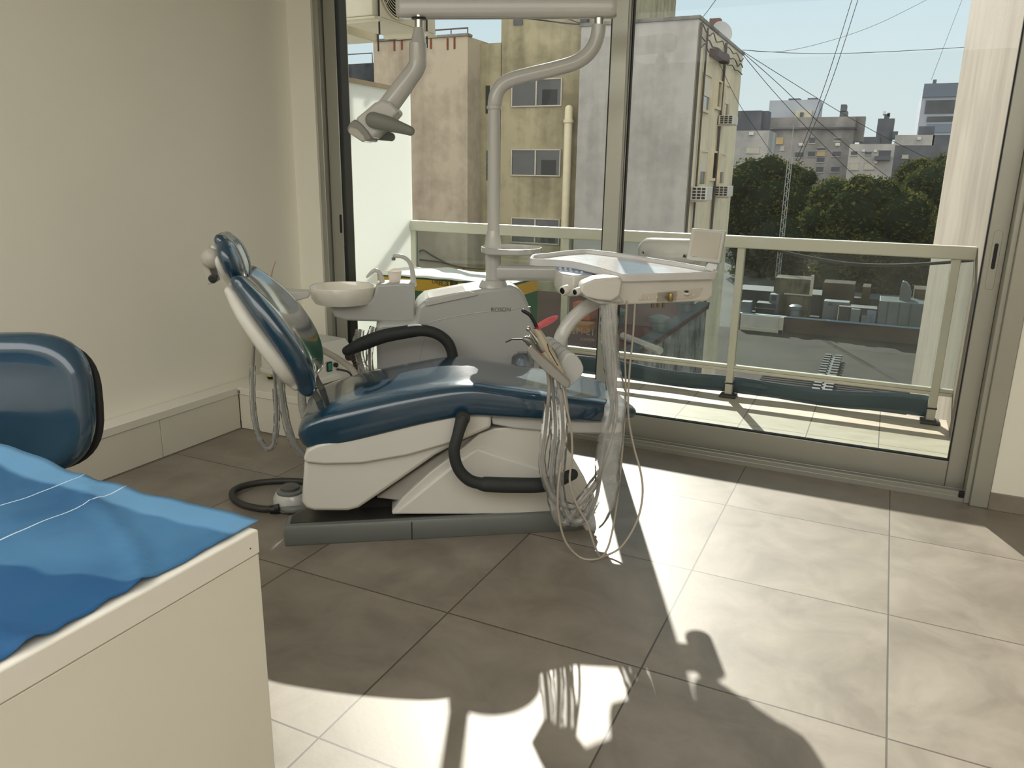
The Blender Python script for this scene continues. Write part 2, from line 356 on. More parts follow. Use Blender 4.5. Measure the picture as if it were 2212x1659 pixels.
for x in posts:
    p = MB(); p.bx(x-.021, x+.021, YR-.022, YR+.022, .012, .89); po = p.build('post', M_rail, rl, bev=.003)
    b = MB(); b.bx(x-.048, x+.048, YR-.05, YR+.05, 0, .014); b.bx(x-.03, x+.03, YR-.03, YR+.03, .014, .022); b.build('foot', mat('dark_foot', (52, 52, 50), .6), po, bev=.004)
    MB().bx(x-.024, x+.024, YR-.025, YR+.025, .082, .09).build('cable_tie', M_black, po)
for a, b in zip(posts[:-1], posts[1:]):
    MB().bx(a+.021, b-.021, YR-.004, YR+.004, .196, .89).build('glass_panel', M_bglass, rl, smooth=0)
MB().bx(.364, .43, YR-.004, YR+.004, .196, .89).build('glass_panel', M_bglass, rl, smooth=0)
ghost = mat('etched_text', (150, 150, 146), .7)
e0 = Vector((-1.60, YR-.0052, .285))
text('glass_etching', '15-M2', .062, (-1.605, YR-.006, .285), (-1, 0, 0), (0, 0, 1), ghost, rl, .0002)
text('glass_etching', 'VIDRIOS', .026, (-1.605, YR-.006, .245), (-1, 0, 0), (0, 0, 1), ghost, rl, .0002)
nr = MB(); nr.bx(-4.6, -2.995, YR-.03, YR+.03, .889, .957); nr.bx(-4.6, -2.995, YR-.02, YR+.02, .16, .198)
tag(nr.build('balcony_railing', M_rail, bev=.004), 'length of pale railing on the far side of the opal glass divider', 'railing')
# slate blue strip of sheeting tied along the foot of the railing
def strip():
    m = MB(); n = 90; R = []
    for i in range(n+1):
        x = -2.2 + (.36+2.2)*i/n
        w_ = .012*noise.noise(Vector((x*3, 0, 0)))
        top = .118+.014*math.sin(x*2.6)+.012*noise.noise(Vector((x*2, 5, 0))); sag = .006*math.sin(x*7)
        R.append([Vector((x, 4.69+w_+.012*noise.noise(Vector((x*2.4, z*20, 3))), sag+.012+z*(top-.012))) for z in (0, .25, .5, .75, 1)])
    m.rings(R, cap=False, closed=False)
    return m
o = strip().build('tarpaulin_strip', mat('slate_blue_sheet', (58, 82, 94), .45, var=.1, vscale=9))
sm = o.modifiers.new('solid', 'SOLIDIFY'); sm.thickness = .003
tag(o, 'slate blue strip of sheeting tied along the foot of the balcony railing', 'tarpaulin')
m = MB(); m.tube([PY(1598, 505, 4.72), PY(1665, 536, 4.72), PY(1750, 556, 4.72), PY(1830, 569, 4.72), PY(1910, 573, 4.72), PY(2000, 570, 4.72), PY(2109, 561, 4.72), PY(2160, 555, 4.72)], .009, n=8, sub=5)
tag(m.build('cable', mat('cable_black', (26, 24, 24), .6)), 'thick black cable sagging just below the handrail, towards the right wall', 'cable')
# big carton with a white plastic bag on it
bx_ = thing('carton', 'long green and yellow cardboard carton standing upside down on the balcony', 'cardboard box', (-2.3, 4.22, 0))
cx0, cx1, cy0, cy1 = -2.86, -1.93, 4.05, 4.45
zy0, zy1, cz = PY(1000, 637, cy0).z, PY(1000, 611, cy0).z, PY(1000, 607, cy0).z
m = MB(); m.bx(cx0, cx1, cy0, cy1, 0, zy0); m.build('body', mat('carton_green', (36, 92, 58), .75, var=.08), bx_, bev=.004)
m = MB(); m.bx(cx0, cx1, cy0, cy1, zy0, zy1); m.build('yellow_band', mat('carton_yellow', (206, 164, 48), .7, var=.06), bx_, bev=.002)
m = MB(); m.bx(cx0, cx1, cy0, cy1, zy1, cz); m.build('green_band', mat('carton_green2', (30, 84, 52), .75), bx_, bev=.002)
ink = mat('carton_ink', (52, 44, 20), .8)
lp = PY(996, 616, cy0)
text('lettering', 'RUMBO', .034, (lp.x-.085, cy0-.001, lp.z+.02), (-1, 0, 0), (0, 0, -1), ink, bx_)
text('lettering', 'ceramicos', .018, (lp.x-.085, cy0-.001, lp.z-.004), (-1, 0, 0), (0, 0, -1), ink, bx_)
m = MB()
for k in range(2): m.bx(lp.x-.075+k*.028, lp.x-.05+k*.028, cy0-.0015, cy0, lp.z-.008, lp.z+.02)
m.build('printed_mark', ink, bx_)
m = MB(); R = []
for i in range(40):
    x = cx0-.02 + (cx1-cx0+.02)*i/39
    R.append([Vector((x, cy0-.012+(cy1-cy0+.02)*j/10, cz+.004+max(0, .028*(1-abs(i-12)/14)*math.sin(math.pi*j/10)+.02*noise.noise(Vector((x*7, j*.5, 1)))) - (.003 if j == 0 else 0))) for j in range(11)])
m.rings(R, cap=False, closed=False); o = m.build('plastic_bag', mat('white_plastic_bag', (238, 236, 230), .35, var=.02))
sm = o.modifiers.new('solid', 'SOLIDIFY'); sm.thickness = .002
tag(o, 'crumpled white plastic bag spread over the carton on the balcony', 'plastic bag')
ca, cb_ = PY(1092, 606, 4.25), PY(1107, 606, 4.25); m = MB(); m.bx(ca.x, cb_.x, 4.25, 4.36, 0, ca.z); tag(m.build('clay_block', mat('terracotta', (168, 88, 62), .8), bev=.004), 'terracotta red block standing behind the unit pillar beside the carton', 'block')
# hanging air conditioners outside
def ac_unit(name, label, x1, y0, y1, z0, z1, dep, fan=True, lean=0):
    t = thing(name, label, 'air conditioner', (x1-dep/2, (y0+y1)/2, z0), 'air conditioners hung outside over the divider')
    c = mat('ac_casing', (206, 200, 180), .5, var=.05)
    MB().bx(x1-dep, x1, y0, y1, z0, z1).build('casing', c, t, bev=.008)
    if fan:
        fy, fz, R = y0+(y1-y0)*.34, z0+(z1-z0)*.48, (z1-z0)*.42
        m = MB(); m.lathe([(R*1.05, 0), (R*1.05, .012), (R, .014), (R, 0)], (x1-.002, fy, fz), (1, 0, 0), 40); m.build('fan_ring', c, t)
        m = MB(); m.lathe([(0, .001), (R, .001)], (x1, fy, fz), (1, 0, 0), 40); m.build('fan_opening', mat('ac_dark', (30, 28, 26), .8), t)
        m = MB()
        for k in range(1, 11):
            r = R*k/10.5; pts = [(x1+.012, fy+r*math.cos(a), fz+r*math.sin(a)) for a in [2*math.pi*q/36 for q in range(37)]]
            m.tube(pts, .0028, n=5, cap=False)
        for k in range(8):
            a = math.pi*k/4; m.tube([(x1+.010, fy, fz), (x1+.010, fy+R*math.cos(a), fz+R*math.sin(a))], .0028, n=5)
        m.build('guard', c, t)
    m = MB(); m.bx(x1-dep-.03, x1+.02, y0+.03, y0+.06, z0-.03, z0); m.bx(x1-dep-.03, x1+.02, y1-.15, y1-.12, z0-.03, z0); m.bx(x1-dep-.01, x1+.01, y0, y1, z0-.014, z0-.002); m.build('bracket', c, t, bev=.002)
    for yy in (y0+.045, y1-.135):
        for xx in (x1+.012,): m = MB(); m.tube([(xx, yy, z0-.1), (xx, yy, 3.2)], .006, n=8); m.build('hanger_rod', mat('rod_dark', (52, 46, 40), .6, .3), t)
    return t
struct(MB().bx(-4.2, -2.55, 3.75, 5.6, 3.2, 3.35).build('ceiling_outside', mat('slab', (190, 184, 170), .8)))
p0 = PX(806, 33, -2.99); p1 = PX(941, 72, -2.99)
ac_unit('air_conditioner', 'white outdoor air conditioner with round fan guard hung above the divider', -2.99, p0.y, p1.y, p0.z, p0.z+.44, .30)
q0 = PX(818, 92, -3.4)
t2 = thing('air_conditioner', 'lower outdoor air conditioner with dark mesh underside half hidden by the window frame', 'air conditioner', (-3.75, q0.y-.1, q0.z), 'air conditioners hung outside over the divider')
MB().bx(-4.1, -3.4, q0.y-.5, q0.y, q0.z, q0.z+.10).build('casing', MATS['ac_casing'], t2, bev=.006)
MB().bx(-4.1, -3.4, q0.y-.49, q0.y-.01, q0.z+.10, q0.z+.30).build('mesh_coil', mat('coil', (70, 62, 48), .8, var=.4, vscale=120), t2)
m = MB(); m.tube([(-3.39, q0.y-.02, q0.z-.06), (-3.39, q0.y-.02, 3.2)], .006, n=8); m.build('hanger_rod', MATS['rod_dark'], t2)
# ------------------------------------------------------------------ the city outside
F_beige = facade('render_beige', (178, 167, 148), (112, 102, 88), .35, 3, .6)
F_green = facade('render_greenish', (168, 160, 132), (96, 90, 70), .4, 3.5, .7)
F_grey = facade('render_lavender_grey', (166, 165, 160), (124, 122, 120), .5, 3, .6)
F_cream = facade('render_cream', (212, 200, 172), (152, 138, 112), .4, 3, .4)
F_conc = facade('stained_concrete', (132, 130, 122), (48, 52, 52), .9, 5, .9)
F_red = facade('red_brown_roof', (88, 56, 50), (52, 38, 38), .3, .4, .7)
F_city = facade('city_grey', (146, 144, 142), (84, 84, 86), .16, 1.2, .8, fine=.6)
F_cityb = facade('city_bluish', (170, 176, 186), (142, 150, 162), .1, .7, .5, fine=.5)
F_cityl = facade('city_pale', (178, 176, 172), (120, 122, 126), .2, 1, .7, fine=.6)
F_cityd = facade('city_dark', (104, 108, 114), (66, 70, 78), .2, 1, .8, fine=.6)
M_win = mat('dark_window', (52, 56, 56), .12, coat=.6, var=.3, vscale=.7)
M_winl = mat('curtained_window', (120, 120, 112), .3, var=.15, vscale=.8)
M_wfr = mat('window_frame_metal', (176, 172, 158), .5)
M_shut = mat('roller_shutter', (196, 188, 168), .6, var=.05)
M_city_win = mat('city_window', (70, 76, 84), .4, var=.3, vscale=.3)
M_ochre = mat('ochre_blind', (178, 152, 100), .7)
GZ = -8.5
struct(MB().bx(-200, 160, 12, 260, -9.6, -9).build('ground_outside', mat('street', (70, 68, 64), .9, var=.2, vscale=.1), smooth=0))
def wpane(t, x0, x1, z0, z1, y, inner=None, leaf2=True):
    """one sliding window in a wall facing the room"""
    f = MB(); e = .05
    for a, b, c, d in ((x0, x1, z0-e, z0), (x0, x1, z1, z1+e), (x0-e, x0, z0-e, z1+e), (x1, x1+e, z0-e, z1+e), ((x0+x1)/2-.03, (x0+x1)/2+.03, z0, z1)): f.bx(a, b, y-.06, y+.02, c, d)
    o = f.build('window', M_wfr, t, bev=.01)
    MB().bx(x0, x1, y-.02, y-.005, z0, z1).build('pane', M_win, o, smooth=0)
    if inner:
        m = MB(); m.bx(x0+(x1-x0)*.62, x0+(x1-x0)*.93, y-.024, y-.018, z0+(z1-z0)*.02, z0+(z1-z0)*.62); m.build('curtain', mat('dark_inside', (26, 30, 32), .5), o)
    return o
YA, YT, YG = 27.0, 28.0, 27.4
ab = thing('apartment_block', 'weathered beige and grey apartment block with a windowed recess, straight across the balcony', 'building', (-13, 30, -9))
xa0, xa1 = PY(812, 300, YA).x, PY(1010, 300, YA).x
za = PY(1010, 78, YA).z
MB().bx(xa0, xa1, YA, 36, -9, za).build('beige_wing', F_beige, ab, smooth=0)
xt0, xt1 = PY(1083, 60, YT).x, PY(1250, 300, YT).x
MB().bx(xa1, xt0+.02, YT, 36, -9, PY(1050, 94, YT).z).build('low_wing', F_green, ab, smooth=0)
MB().bx(xt0, xt1+1.2, YT, 36, -9, 8.6).build('stair_tower', F_green, ab, smooth=0)
xg0, xg1 = PY(1247, 300, YG).x, PY(1510, 40, YG).x
zg0 = PY(1380, 50, YG).z
yg1 = PX(1598, 200, xg1).y
g = MB(); g.bx(xg0, xg1, YG, yg1, -9, zg0)
g.bm.faces.ensure_lookup_table()
for f in g.bm.faces:
    f.material_index = 1 if f.calc_center_median().x > xg1-.01 else 0
g.build('grey_wing', [F_grey, F_cream], ab, smooth=0)
m = MB(); m.bx(xg0-.05, xg1+.06, YG-.06, yg1+.05, zg0, zg0+.12); m.bx(xg0+.3, xg1-.2, YG+.2, yg1-.2, zg0+.1, zg0+.14); m.build('parapet_coping', F_conc, ab, bev=.02)
m = MB(); m.bx(xa0-.05, xa1+.05, YA-.06, YA+.3, za, za+.1); m.build('parapet_coping', F_conc, ab, bev=.02)
for (a, b, c, d) in ((1108, 1212, 173, 228), (1107, 1209, 325, 378), (1107, 1207, 474, 524)):
    A = PY(a, (c+d)/2, YT); B = PY(b, (c+d)/2, YT); zt = PY((a+b)/2, c, YT).z; zb = PY((a+b)/2, d, YT).z
    wpane(ab, A.x, B.x, zb, zt, YT, inner=True)
for (a, b, c, d) in ((1050, 1058, 185, 245), (1052, 1060, 325, 390)):
    A = PY(a, c, YT); B = PY(b, d, YT); MB().bx(A.x, B.x, YT-.03, YT+.02, B.z, A.z).build('slit_window', M_win, ab)
A = PY(1110, 38, YT); B = PY(1129, 54, YT); MB().bx(A.x, B.x, YT-.04, YT+.02, B.z, A.z+.3).build('slit_window', M_win, ab)
P0, P1 = PY(1229, 236, YT-.25), PY(1222, 620, YT-.25)
m = MB(); m.ctube([(P0.x, YT-.25, P0.z), (P0.x, YT-.25, -3)], .15, n=14, sub=1); m.lathe([(.15, -.06), (.19, -.05), (.19, .05), (.15, .06)], (P0.x, YT-.25, PY(1229, 262, YT-.25).z)); m.build('vent_pipe', mat('cream_pipe', (208, 200, 170), .5, var=.05), ab)
for (px, py) in ((852, 95), (868, 92), (931, 90), (967, 92), (982, 90)):
    q = PY(px, py, YA); MB().bx(q.x-.035, q.x+.035, YA-.02, YA, q.z-.25, q.z+.15).build('rust_streak', mat('rust', (112, 58, 34), .9, var=.3), ab)
m = MB()
for z in (za+.28,): m.tube([(xa0, YA, z), (xa1, YA, z)], .03, n=6)
for k in range(7): x = xa0+(xa1-xa0)*k/6; m.tube([(x, YA, za), (x, YA, za+.3)], .025, n=6)
m.build('roof_rail', mat('rail_rusty', (92, 78, 70), .7), ab)
m = MB()
for pts in (((895, 560), (950, 566), (985, 575), (1020, 580), (1070, 582)), ((893, 572), (915, 592), (950, 600), (985, 590), (1005, 578)), ((898, 552), (912, 540), (935, 553), (970, 572))):
    m.tube([PY(x, y, YA-.06) for x, y in pts], .03, n=5, sub=4)
m.build('loose_cables', MATS['cable_black'], ab)
A = PY(1258, 38, YT-.1); B = PY(1271, 55, YT-.1); MB().bx(A.x, B.x, YT-.3, YT, B.z, A.z).build('junction_box', mat('box_black', (40, 40, 42), .6), ab)
m = MB(); m.tube([PY(x, y, YT-.3) for x, y in ((1136, 40), (1180, 45), (1225, 51), (1262, 53))], .025, n=5, sub=3); m.tube([PY(x, y, YT-.3) for x, y in ((1222, 38), (1240, 46), (1262, 53))], .02, n=5, sub=3); m.build('feed_cable', MATS['cable_black'], ab)
# side face: deep window reveals, shutters, pipes
def sidewin(px0, px1, pt, pb, shut=True):
    A, B = PX(px0, (pt+pb)/2, xg1), PX(px1, (pt+pb)/2, xg1); zt, zb = PX((px0+px1)/2, pt, xg1).z, PX((px0+px1)/2, pb, xg1).z
    f = MB(); y0, y1 = min(A.y, B.y), max(A.y, B.y); e = .07
    for c in ((y0-e, y0, zb, zt), (y1, y1+e, zb, zt), (y0-e, y1+e, zt, zt+e), (y0-e, y1+e, zb-.1, zb)): f.bx(xg1-.02, xg1+.09, *c)
    o = f.build('window', F_cream, ab)
    MB().bx(xg1, xg1+.02, y0, y1, zb, zt).build('pane', M_win, o, smooth=0)
    if shut: MB().bx(xg1+.02, xg1+.05, y0, y1, zb+(zt-zb)*.4, zt).build('shutter', M_shut, o)
for a in ((1516, 1531, 163, 238, True), (1546, 1554, 177, 232, False), (1562, 1572, 186, 250, True), (1508, 1522, 328, 398, True), (1536, 1544, 330, 385, False), (1552, 1561, 334, 396, True)): sidewin(*a)
for px, r in ((1513, .05), (1528, .035), (1568, .05)):
    a = PX(px, 80 if px < 1540 else 108, xg1+.08); m = MB(); m.tube([(xg1+.08, a.y, -8.9), (xg1+.08, a.y, zg0-.1)], r, n=8); m.build('downpipe', mat('dark_pipe', (62, 56, 50), .7), ab)
q = PX(1552, 122, xg1+.1); MB().bx(xg1, xg1+.3, q.y-1.1, q.y+1.1, q.z-.12, q.z+.12).build('steel_beam', mat('rusty_beam', (66, 44, 38), .8), ab)
q = PX(1545, 60, xg1-.6); MB().bx(q.x-.2, q.x+.2, q.y-.2, q.y+.2, zg0, PX(1545, 40, xg1-.6).z).build('chimney', mat('rusty_flue', (98, 66, 54), .8, var=.2), ab)
q = PX(1557, 72, xg1-.3); m = MB(); m.lathe([(.0, 0), (.3, .05), (.42, .12), (.40, .13), (.28, .07), (0, .02)], q, (.6, -.7, .3), 24); m.tube([q, (q.x, q.y, zg0)], .03, n=6); m.build('satellite_dish', mat('dish_grey', (170, 170, 168), .5), ab)
m = MB()
for s in range(3):
    pts = []
    for k in range(15):
        y = YG+.2+(yg1-YG-.6)*k/14; pts.append((xg1+.1, y, zg0-.1-.25*s-.18*abs(math.sin(k*1.1+s))-.1*random.random()))
    m.tube(pts, .022, n=5, sub=3)
m.build('loose_cables', MATS['cable_black'], ab)
def wall_ac(px0, px1, pt, pb, label):
    A, B = PX(px0, (pt+pb)/2, xg1+.3), PX(px1, (pt+pb)/2, xg1+.3); z1, z0 = PX((px0+px1)/2, pt, xg1+.3).z, PX((px0+px1)/2, pb, xg1+.3).z
    y0, y1 = A.y, B.y
    t = thing('wall_air_conditioner', label, 'air conditioner', (xg1+.2, y0, z0), 'air conditioners on the cream side wall')
    MB().bx(xg1+.05, xg1+.62, y0, y0+.95, z0, z1).build('casing', mat('ac_white', (188, 184, 172), .6, var=.05), t, bev=.02)
    g = MB()
    for i in range(3):
        for j in range(4): g.bx(xg1+.12+i*.16, xg1+.24+i*.16, y0-.012, y0, z0+(z1-z0)*(.1+.22*j), z0+(z1-z0)*(.26+.22*j))
    g.build('grille', mat('ac_grille', (40, 38, 36), .7), t)
    MB().bx(xg1, xg1+.62, y0+.1, y0+.16, z0-.06, z0).build('bracket', M_wfr, t)
wall_ac(1566, 1579, 251, 271, 'air conditioner highest on the cream side wall, under its top right window')
wall_ac(1507, 1526, 403, 432, 'air conditioner lower on the cream side wall, near its grey corner')
wall_ac(1556, 1573, 401, 424, 'air conditioner lower on the cream side wall, near its far corner')
# red-roofed annex with streaked concrete side
xan = PY(1540, 650, 27.9).x; zan = PY(1540, 650, 27.9).z
an = thing('annex', 'low annex with dark red roof and streaked concrete side wall below the balcony', 'building', (-12, 20, -9))
MB().bx(-26, xan, 9, 26.9, -9, zan-.12).build('side_wall', F_conc, an, smooth=0)
MB().bx(-26.1, xan+.08, 8.9, 26.9, zan-.12, zan).build('roof', F_red, an, smooth=0)
m = MB(); m.bx(xan-.3, xan+.1, 8.9, 26.9, zan, zan+.1); m.build('roof_edge', mat('tar_edge', (58, 62, 62), .8, var=.3, vscale=3, bump=.5, bscale=6), an, bev=.03)
for i, (px, py) in enumerate(((1422, 722), (1478, 678), (1330, 705))):
    q = PZ(px, py, zan); t = MB(); t.lathe([(.22, 0), (.22, .35), (.3, .37), (.3, .48), (.1, .55), (0, .56)], q, n=16)
    tag(t.build('roof_vent', mat('vent_metal', (92, 98, 96), .5, .5)), ('squat metal roof vent in the middle of the red annex roof', 'squat metal roof vent near the far edge of the red annex roof', 'metal roof vent behind the hanging sleeves on the red annex roof')[i], 'roof vent')
q0, q1 = PZ(1345, 735, zan), PZ(1425, 768, zan)
m = MB(); m.tube([q0+KZ*.12, q1+KZ*.12], .1, n=8); tag(m.build('roof_pipe', mat('pale_pipe', (150, 140, 132), .7)), 'pale pipe lying across the red annex roof', 'pipe')
for a, b, c, d, nm, lb, colr in ((1236, 1282, 655, 690, 'crate', 'orange crate standing at the left of the red annex roof', (150, 78, 48)), (1232, 1280, 700, 716, 'beam', 'orange painted beam lying on the red annex roof behind the holder arm', (140, 92, 50))):
    A = PZ(a, d, zan); B = PZ(b, d, zan); h = PY((a+b)/2, c, A.y).z-zan
    tag(MB().bx(A.x, B.x, A.y, A.y+.5, zan, zan+max(.1, h)).build(nm, mat('orange_'+nm, colr, .8, var=.1), bev=.02), lb, nm)
# market roof and what stands at its far edge
YP = PZ(1690, 717, GZ).y
m = MB(); m.bx(xan+.4, 40, 12, 38, -9, GZ); m.bx(-60, 40, 38, YP, -9, GZ)
struct(m.build('roof_outside', facade('roof_brown', (64, 59, 52), (40, 37, 34), .18, .8, .8, fine=1.5), smooth=0))
cz = MB(); ycr = PZ(1750, 812, GZ).y
k = 0; y = 14.0
while y < ycr:
    cz.tube([(xan+.5, y, GZ+.03), (30, y, GZ+.03)], .09, n=6); y += .42
tag(cz.build('corrugated_sheet', mat('corrugated_dark', (62, 60, 56), .7, var=.2, vscale=.5)), 'dark corrugated roofing on the near half of the market roof', 'roofing')
a, b = PZ(1775, 850, GZ+.1), PZ(1800, 775, GZ+.1)
rg_ = thing('ridge_cap', 'stepped ridge flashing running back along the market roof', 'roof ridge', a[:]); M_ridge = mat('ridge_metal', (58, 60, 60), .7)
m = MB(); m.prism([a-Vector((.4, 0, 0)), a+Vector((.4, 0, 0)), b+Vector((.4, 0, 0)), b-Vector((.4, 0, 0))], (0, 0, .1)); m.build('ridge_strip', M_ridge, rg_)
for i in range(14):
    q = a+(b-a)*i/13
    for sg in (-1, 1): m = MB(); m.box(q+Vector((sg*.27, 0, .17)), (.36, .3, .12)); m.build('flashing', M_ridge, rg_, bev=.02)
zpw = PY(1790, 694, YP).z
tag(MB().bx(PY(1592, 700, YP).x, 30, YP, YP+.3, GZ, zpw).build('parapet', facade('parapet_brown', (84, 76, 70), (48, 44, 42), .3, 1.5, .7), smooth=0), 'dark brown parapet wall at the far edge of the market roof', 'parapet')
m = MB(); m.bx(PY(1592, 700, YP).x, 30, YP-.05, YP+.35, zpw, zpw+.05); tag(m.build('coping_strip', mat('blue_strip', (112, 130, 144), .5)), 'thin pale blue coping along the dark brown parapet', 'coping')
def far_box(name, label, cat, px0, px1, pt, pb, dy, m_, dep=1.5, parts=None, bev=.03, group=None):
    Y = YP+dy; A, B = PY(px0, (pt+pb)/2, Y), PY(px1, (pt+pb)/2, Y); zt, zb = PY((px0+px1)/2, pt, Y).z, PY((px0+px1)/2, pb, Y).z
    if not parts:
        return tag(MB().bx(A.x, B.x, Y, Y+dep, min(zb, zpw-1.0), zt).build(name, m_, bev=bev), label, cat, group)
    t = thing(name, label, cat, ((A.x+B.x)/2, Y, zb), group)
    MB().bx(A.x, B.x, Y, Y+dep, min(zb, zpw-1.0), zt).build('body', m_, t, bev=bev)
    for nm, u0, u1, v0, v1, pm in parts:
        MB().bx(A.x+(B.x-A.x)*u0, A.x+(B.x-A.x)*u1, Y-.06, Y+.02, zb+(zt-zb)*v0, zb+(zt-zb)*v1).build(nm, pm, t)
    return t
M_zinc = mat('zinc_sheet', (98, 104, 106), .4, .4, var=.25, vscale=.4)
M_box = mat('pale_box', (90, 97, 102), .6, var=.1)
M_dk = mat('dark_panel', (56, 60, 62), .7, var=.2)
M_str = facade('streaked_cream', (104, 99, 86), (48, 44, 38), .8, 4, .9)
far_box('duct_housing', 'large zinc duct housing at the right end of the parapet', 'duct', 1896, 1996, 653, 706, .6, M_zinc, 2.5, [('seam', .2, .207, 0, 1, M_dk), ('seam', .45, .457, 0, 1, M_dk), ('seam', .7, .707, 0, 1, M_dk)])
A = PY(1942, 650, YP+1.6); B = PY(1967, 650, YP+1.6); zt = PY(1950, 608, YP+1.6).z
m = MB(); wv = B.x-A.x; hh = zt-A.z
m.prism([(A.x, A.y, A.z-1.3), (B.x, A.y, A.z-1.3), (B.x, A.y, A.z+hh*.45), (A.x+wv*.8, A.y, A.z+hh*.75), (A.x+wv*.45, A.y, A.z+hh*.95), (A.x+wv*.1, A.y, A.z+hh), (A.x, A.y, A.z+hh*.6)], (0, .8, 0)); tag(m.build('vent_cowl', M_zinc, bev=.04), 'curved zinc vent cowl rising behind the duct housing', 'vent')
far_box('roof_cabinet', 'grey framed cabinet left of the zinc duct housing', 'cabinet', 1809, 1893, 663, 700, .8, M_dk, 1, [('frame', 0, 1, .95, 1.0, M_wfr), ('frame', 0, .02, 0, 1, M_wfr)])
far_box('bin', 'pale upright bin in front of the grey framed cabinet, taller of the three', 'bin', 1837, 1857, 668, 698, .35, M_box, .4, group='pale bins on the market roof')
far_box('bin', 'pale low bin in front of the grey framed cabinet, nearest the duct housing', 'bin', 1860, 1880, 683, 700, .35, M_box, .4, group='pale bins on the market roof')
far_box('bin', 'pale blue bin raised behind the low bin by the duct housing', 'bin', 1872, 1893, 671, 690, .7, mat('paleblue', (104, 116, 132), .6), .4, group='pale bins on the market roof')
far_box('storage_tank', 'long pale box with a handle slot behind the parapet', 'tank', 1778, 1834, 652, 674, 1.2, M_box, 1, [('slot', .2, .35, .7, .82, M_dk)])
q = PY(1716, 685, YP+.8); qt = PY(1716, 658, YP+.8)
m = MB(); hh = qt.z-q.z; m.lathe([(.32, -1), (.32, hh*.6), (.42, hh*.64), (.42, hh*.88), (.25, hh), (0, hh)], q, n=20); tag(m.build('roof_vent', M_zinc), 'round capped vent stub behind the parapet', 'roof vent')
far_box('shed_wall', 'streaked cream shed wall with pale frame below the left tree', 'shed', 1672, 1752, 602, 633, 3, M_str, 2, [('frame', .98, 1.06, -.1, 1.35, M_wfr), ('frame', .3, 1.0, -.12, -.04, M_wfr)])
far_box('shed', 'narrow streaked timber coloured sheds in shade under the big tree', 'shed', 1776, 1845, 612, 652, 5, facade('streaked_brown', (72, 64, 52), (36, 34, 30), .8, 5, .9), 2)
far_box('shed', 'small brown shed block under the right hand tree', 'shed', 1862, 1880, 620, 640, 6, facade('sb2', (70, 62, 50), (38, 34, 30), .8, 4, .8), 2)
far_box('shed', 'small brown block just right of the vent cowl', 'shed', 1975, 2005, 625, 643, 3, facade('sb3', (84, 76, 64), (46, 42, 36), .8, 4, .8), 2)
far_box('roof_air_conditioner', 'pale air conditioner with round fan left of the streaked shed wall', 'air conditioner', 1662, 1682, 636, 651, 2, M_box, .8, [('fan', .25, .75, .15, .85, M_dk)])
far_box('crate', 'white crate behind the railing post on the market roof', 'crate', 1600, 1622, 652, 676, .6, M_box, .8)
far_box('table', 'dark table with pale top among the clutter on the market roof', 'table', 1632, 1672, 655, 680, 1.5, M_dk, 1, [('top', -.05, 1.05, .5, .6, M_box)])
far_box('low_shed', 'long dark low shed running under the trees', 'shed', 1590, 2020, 640, 665, 8, M_dk, 3)
A = PY(1597, 716, YP-.6); B = PY(1690, 716, YP-.6); zt = PY(1640, 682, YP-.6).z; zb = GZ
t = thing('framed_panel', 'pale framed panel leaning at the near side of the parapet', 'panel', (A.x, A.y, zb))
MB().bx(A.x, B.x, YP-.5, YP-.4, zb, zt).build('sheet', F_cityl, t)
m = MB(); m.bx(B.x-.25, B.x, YP-.56, YP-.5, zb, zt); m.bx(A.x, B.x, YP-.56, YP-.5, zb, zb+.2); m.build('frame', M_wfr, t)
# trees
def leafmat(name, ca, cb, cc):
    m = bpy.data.materials.new(name); m.use_nodes = True; nt = m.node_tree; L = nt.links.new
    nt.nodes.remove(nt.nodes['Principled BSDF']); out = nt.nodes['Material Output']
    g = nd(nt, 'ShaderNodeNewGeometry'); nz = nd(nt, 'ShaderNodeTexNoise'); nz.inputs['Scale'].default_value = .9; nz.inputs['Detail'].default_value = 8; nz.inputs['Roughness'].default_value = .75; L(g.outputs['Position'], nz.inputs['Vector'])
    rp = nd(nt, 'ShaderNodeValToRGB'); e = rp.color_ramp.elements; e[0].position = .35; e[0].color = rgba(lin(ca)); e[1].position = .66; e[1].color = rgba(lin(cc)); k = e.new(.5); k.color = rgba(lin(cb)); L(nz.outputs['Fac'], rp.inputs['Fac'])
    d = nd(nt, 'ShaderNodeBsdfDiffuse'); t = nd(nt, 'ShaderNodeBsdfTranslucent'); L(rp.outputs['Color'], d.inputs['Color']); L(rp.outputs['Color'], t.inputs['Color'])
    mx = nd(nt, 'ShaderNodeMixShader'); mx.inputs[0].default_value = .4; L(d.outputs[0], mx.inputs[1]); L(t.outputs[0], mx.inputs[2]); L(mx.outputs[0], out.inputs['Surface']); return m
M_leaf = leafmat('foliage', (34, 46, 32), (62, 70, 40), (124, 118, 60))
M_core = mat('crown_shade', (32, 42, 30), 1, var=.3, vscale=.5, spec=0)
M_bark = mat('bark', (62, 54, 46), .9, var=.2)
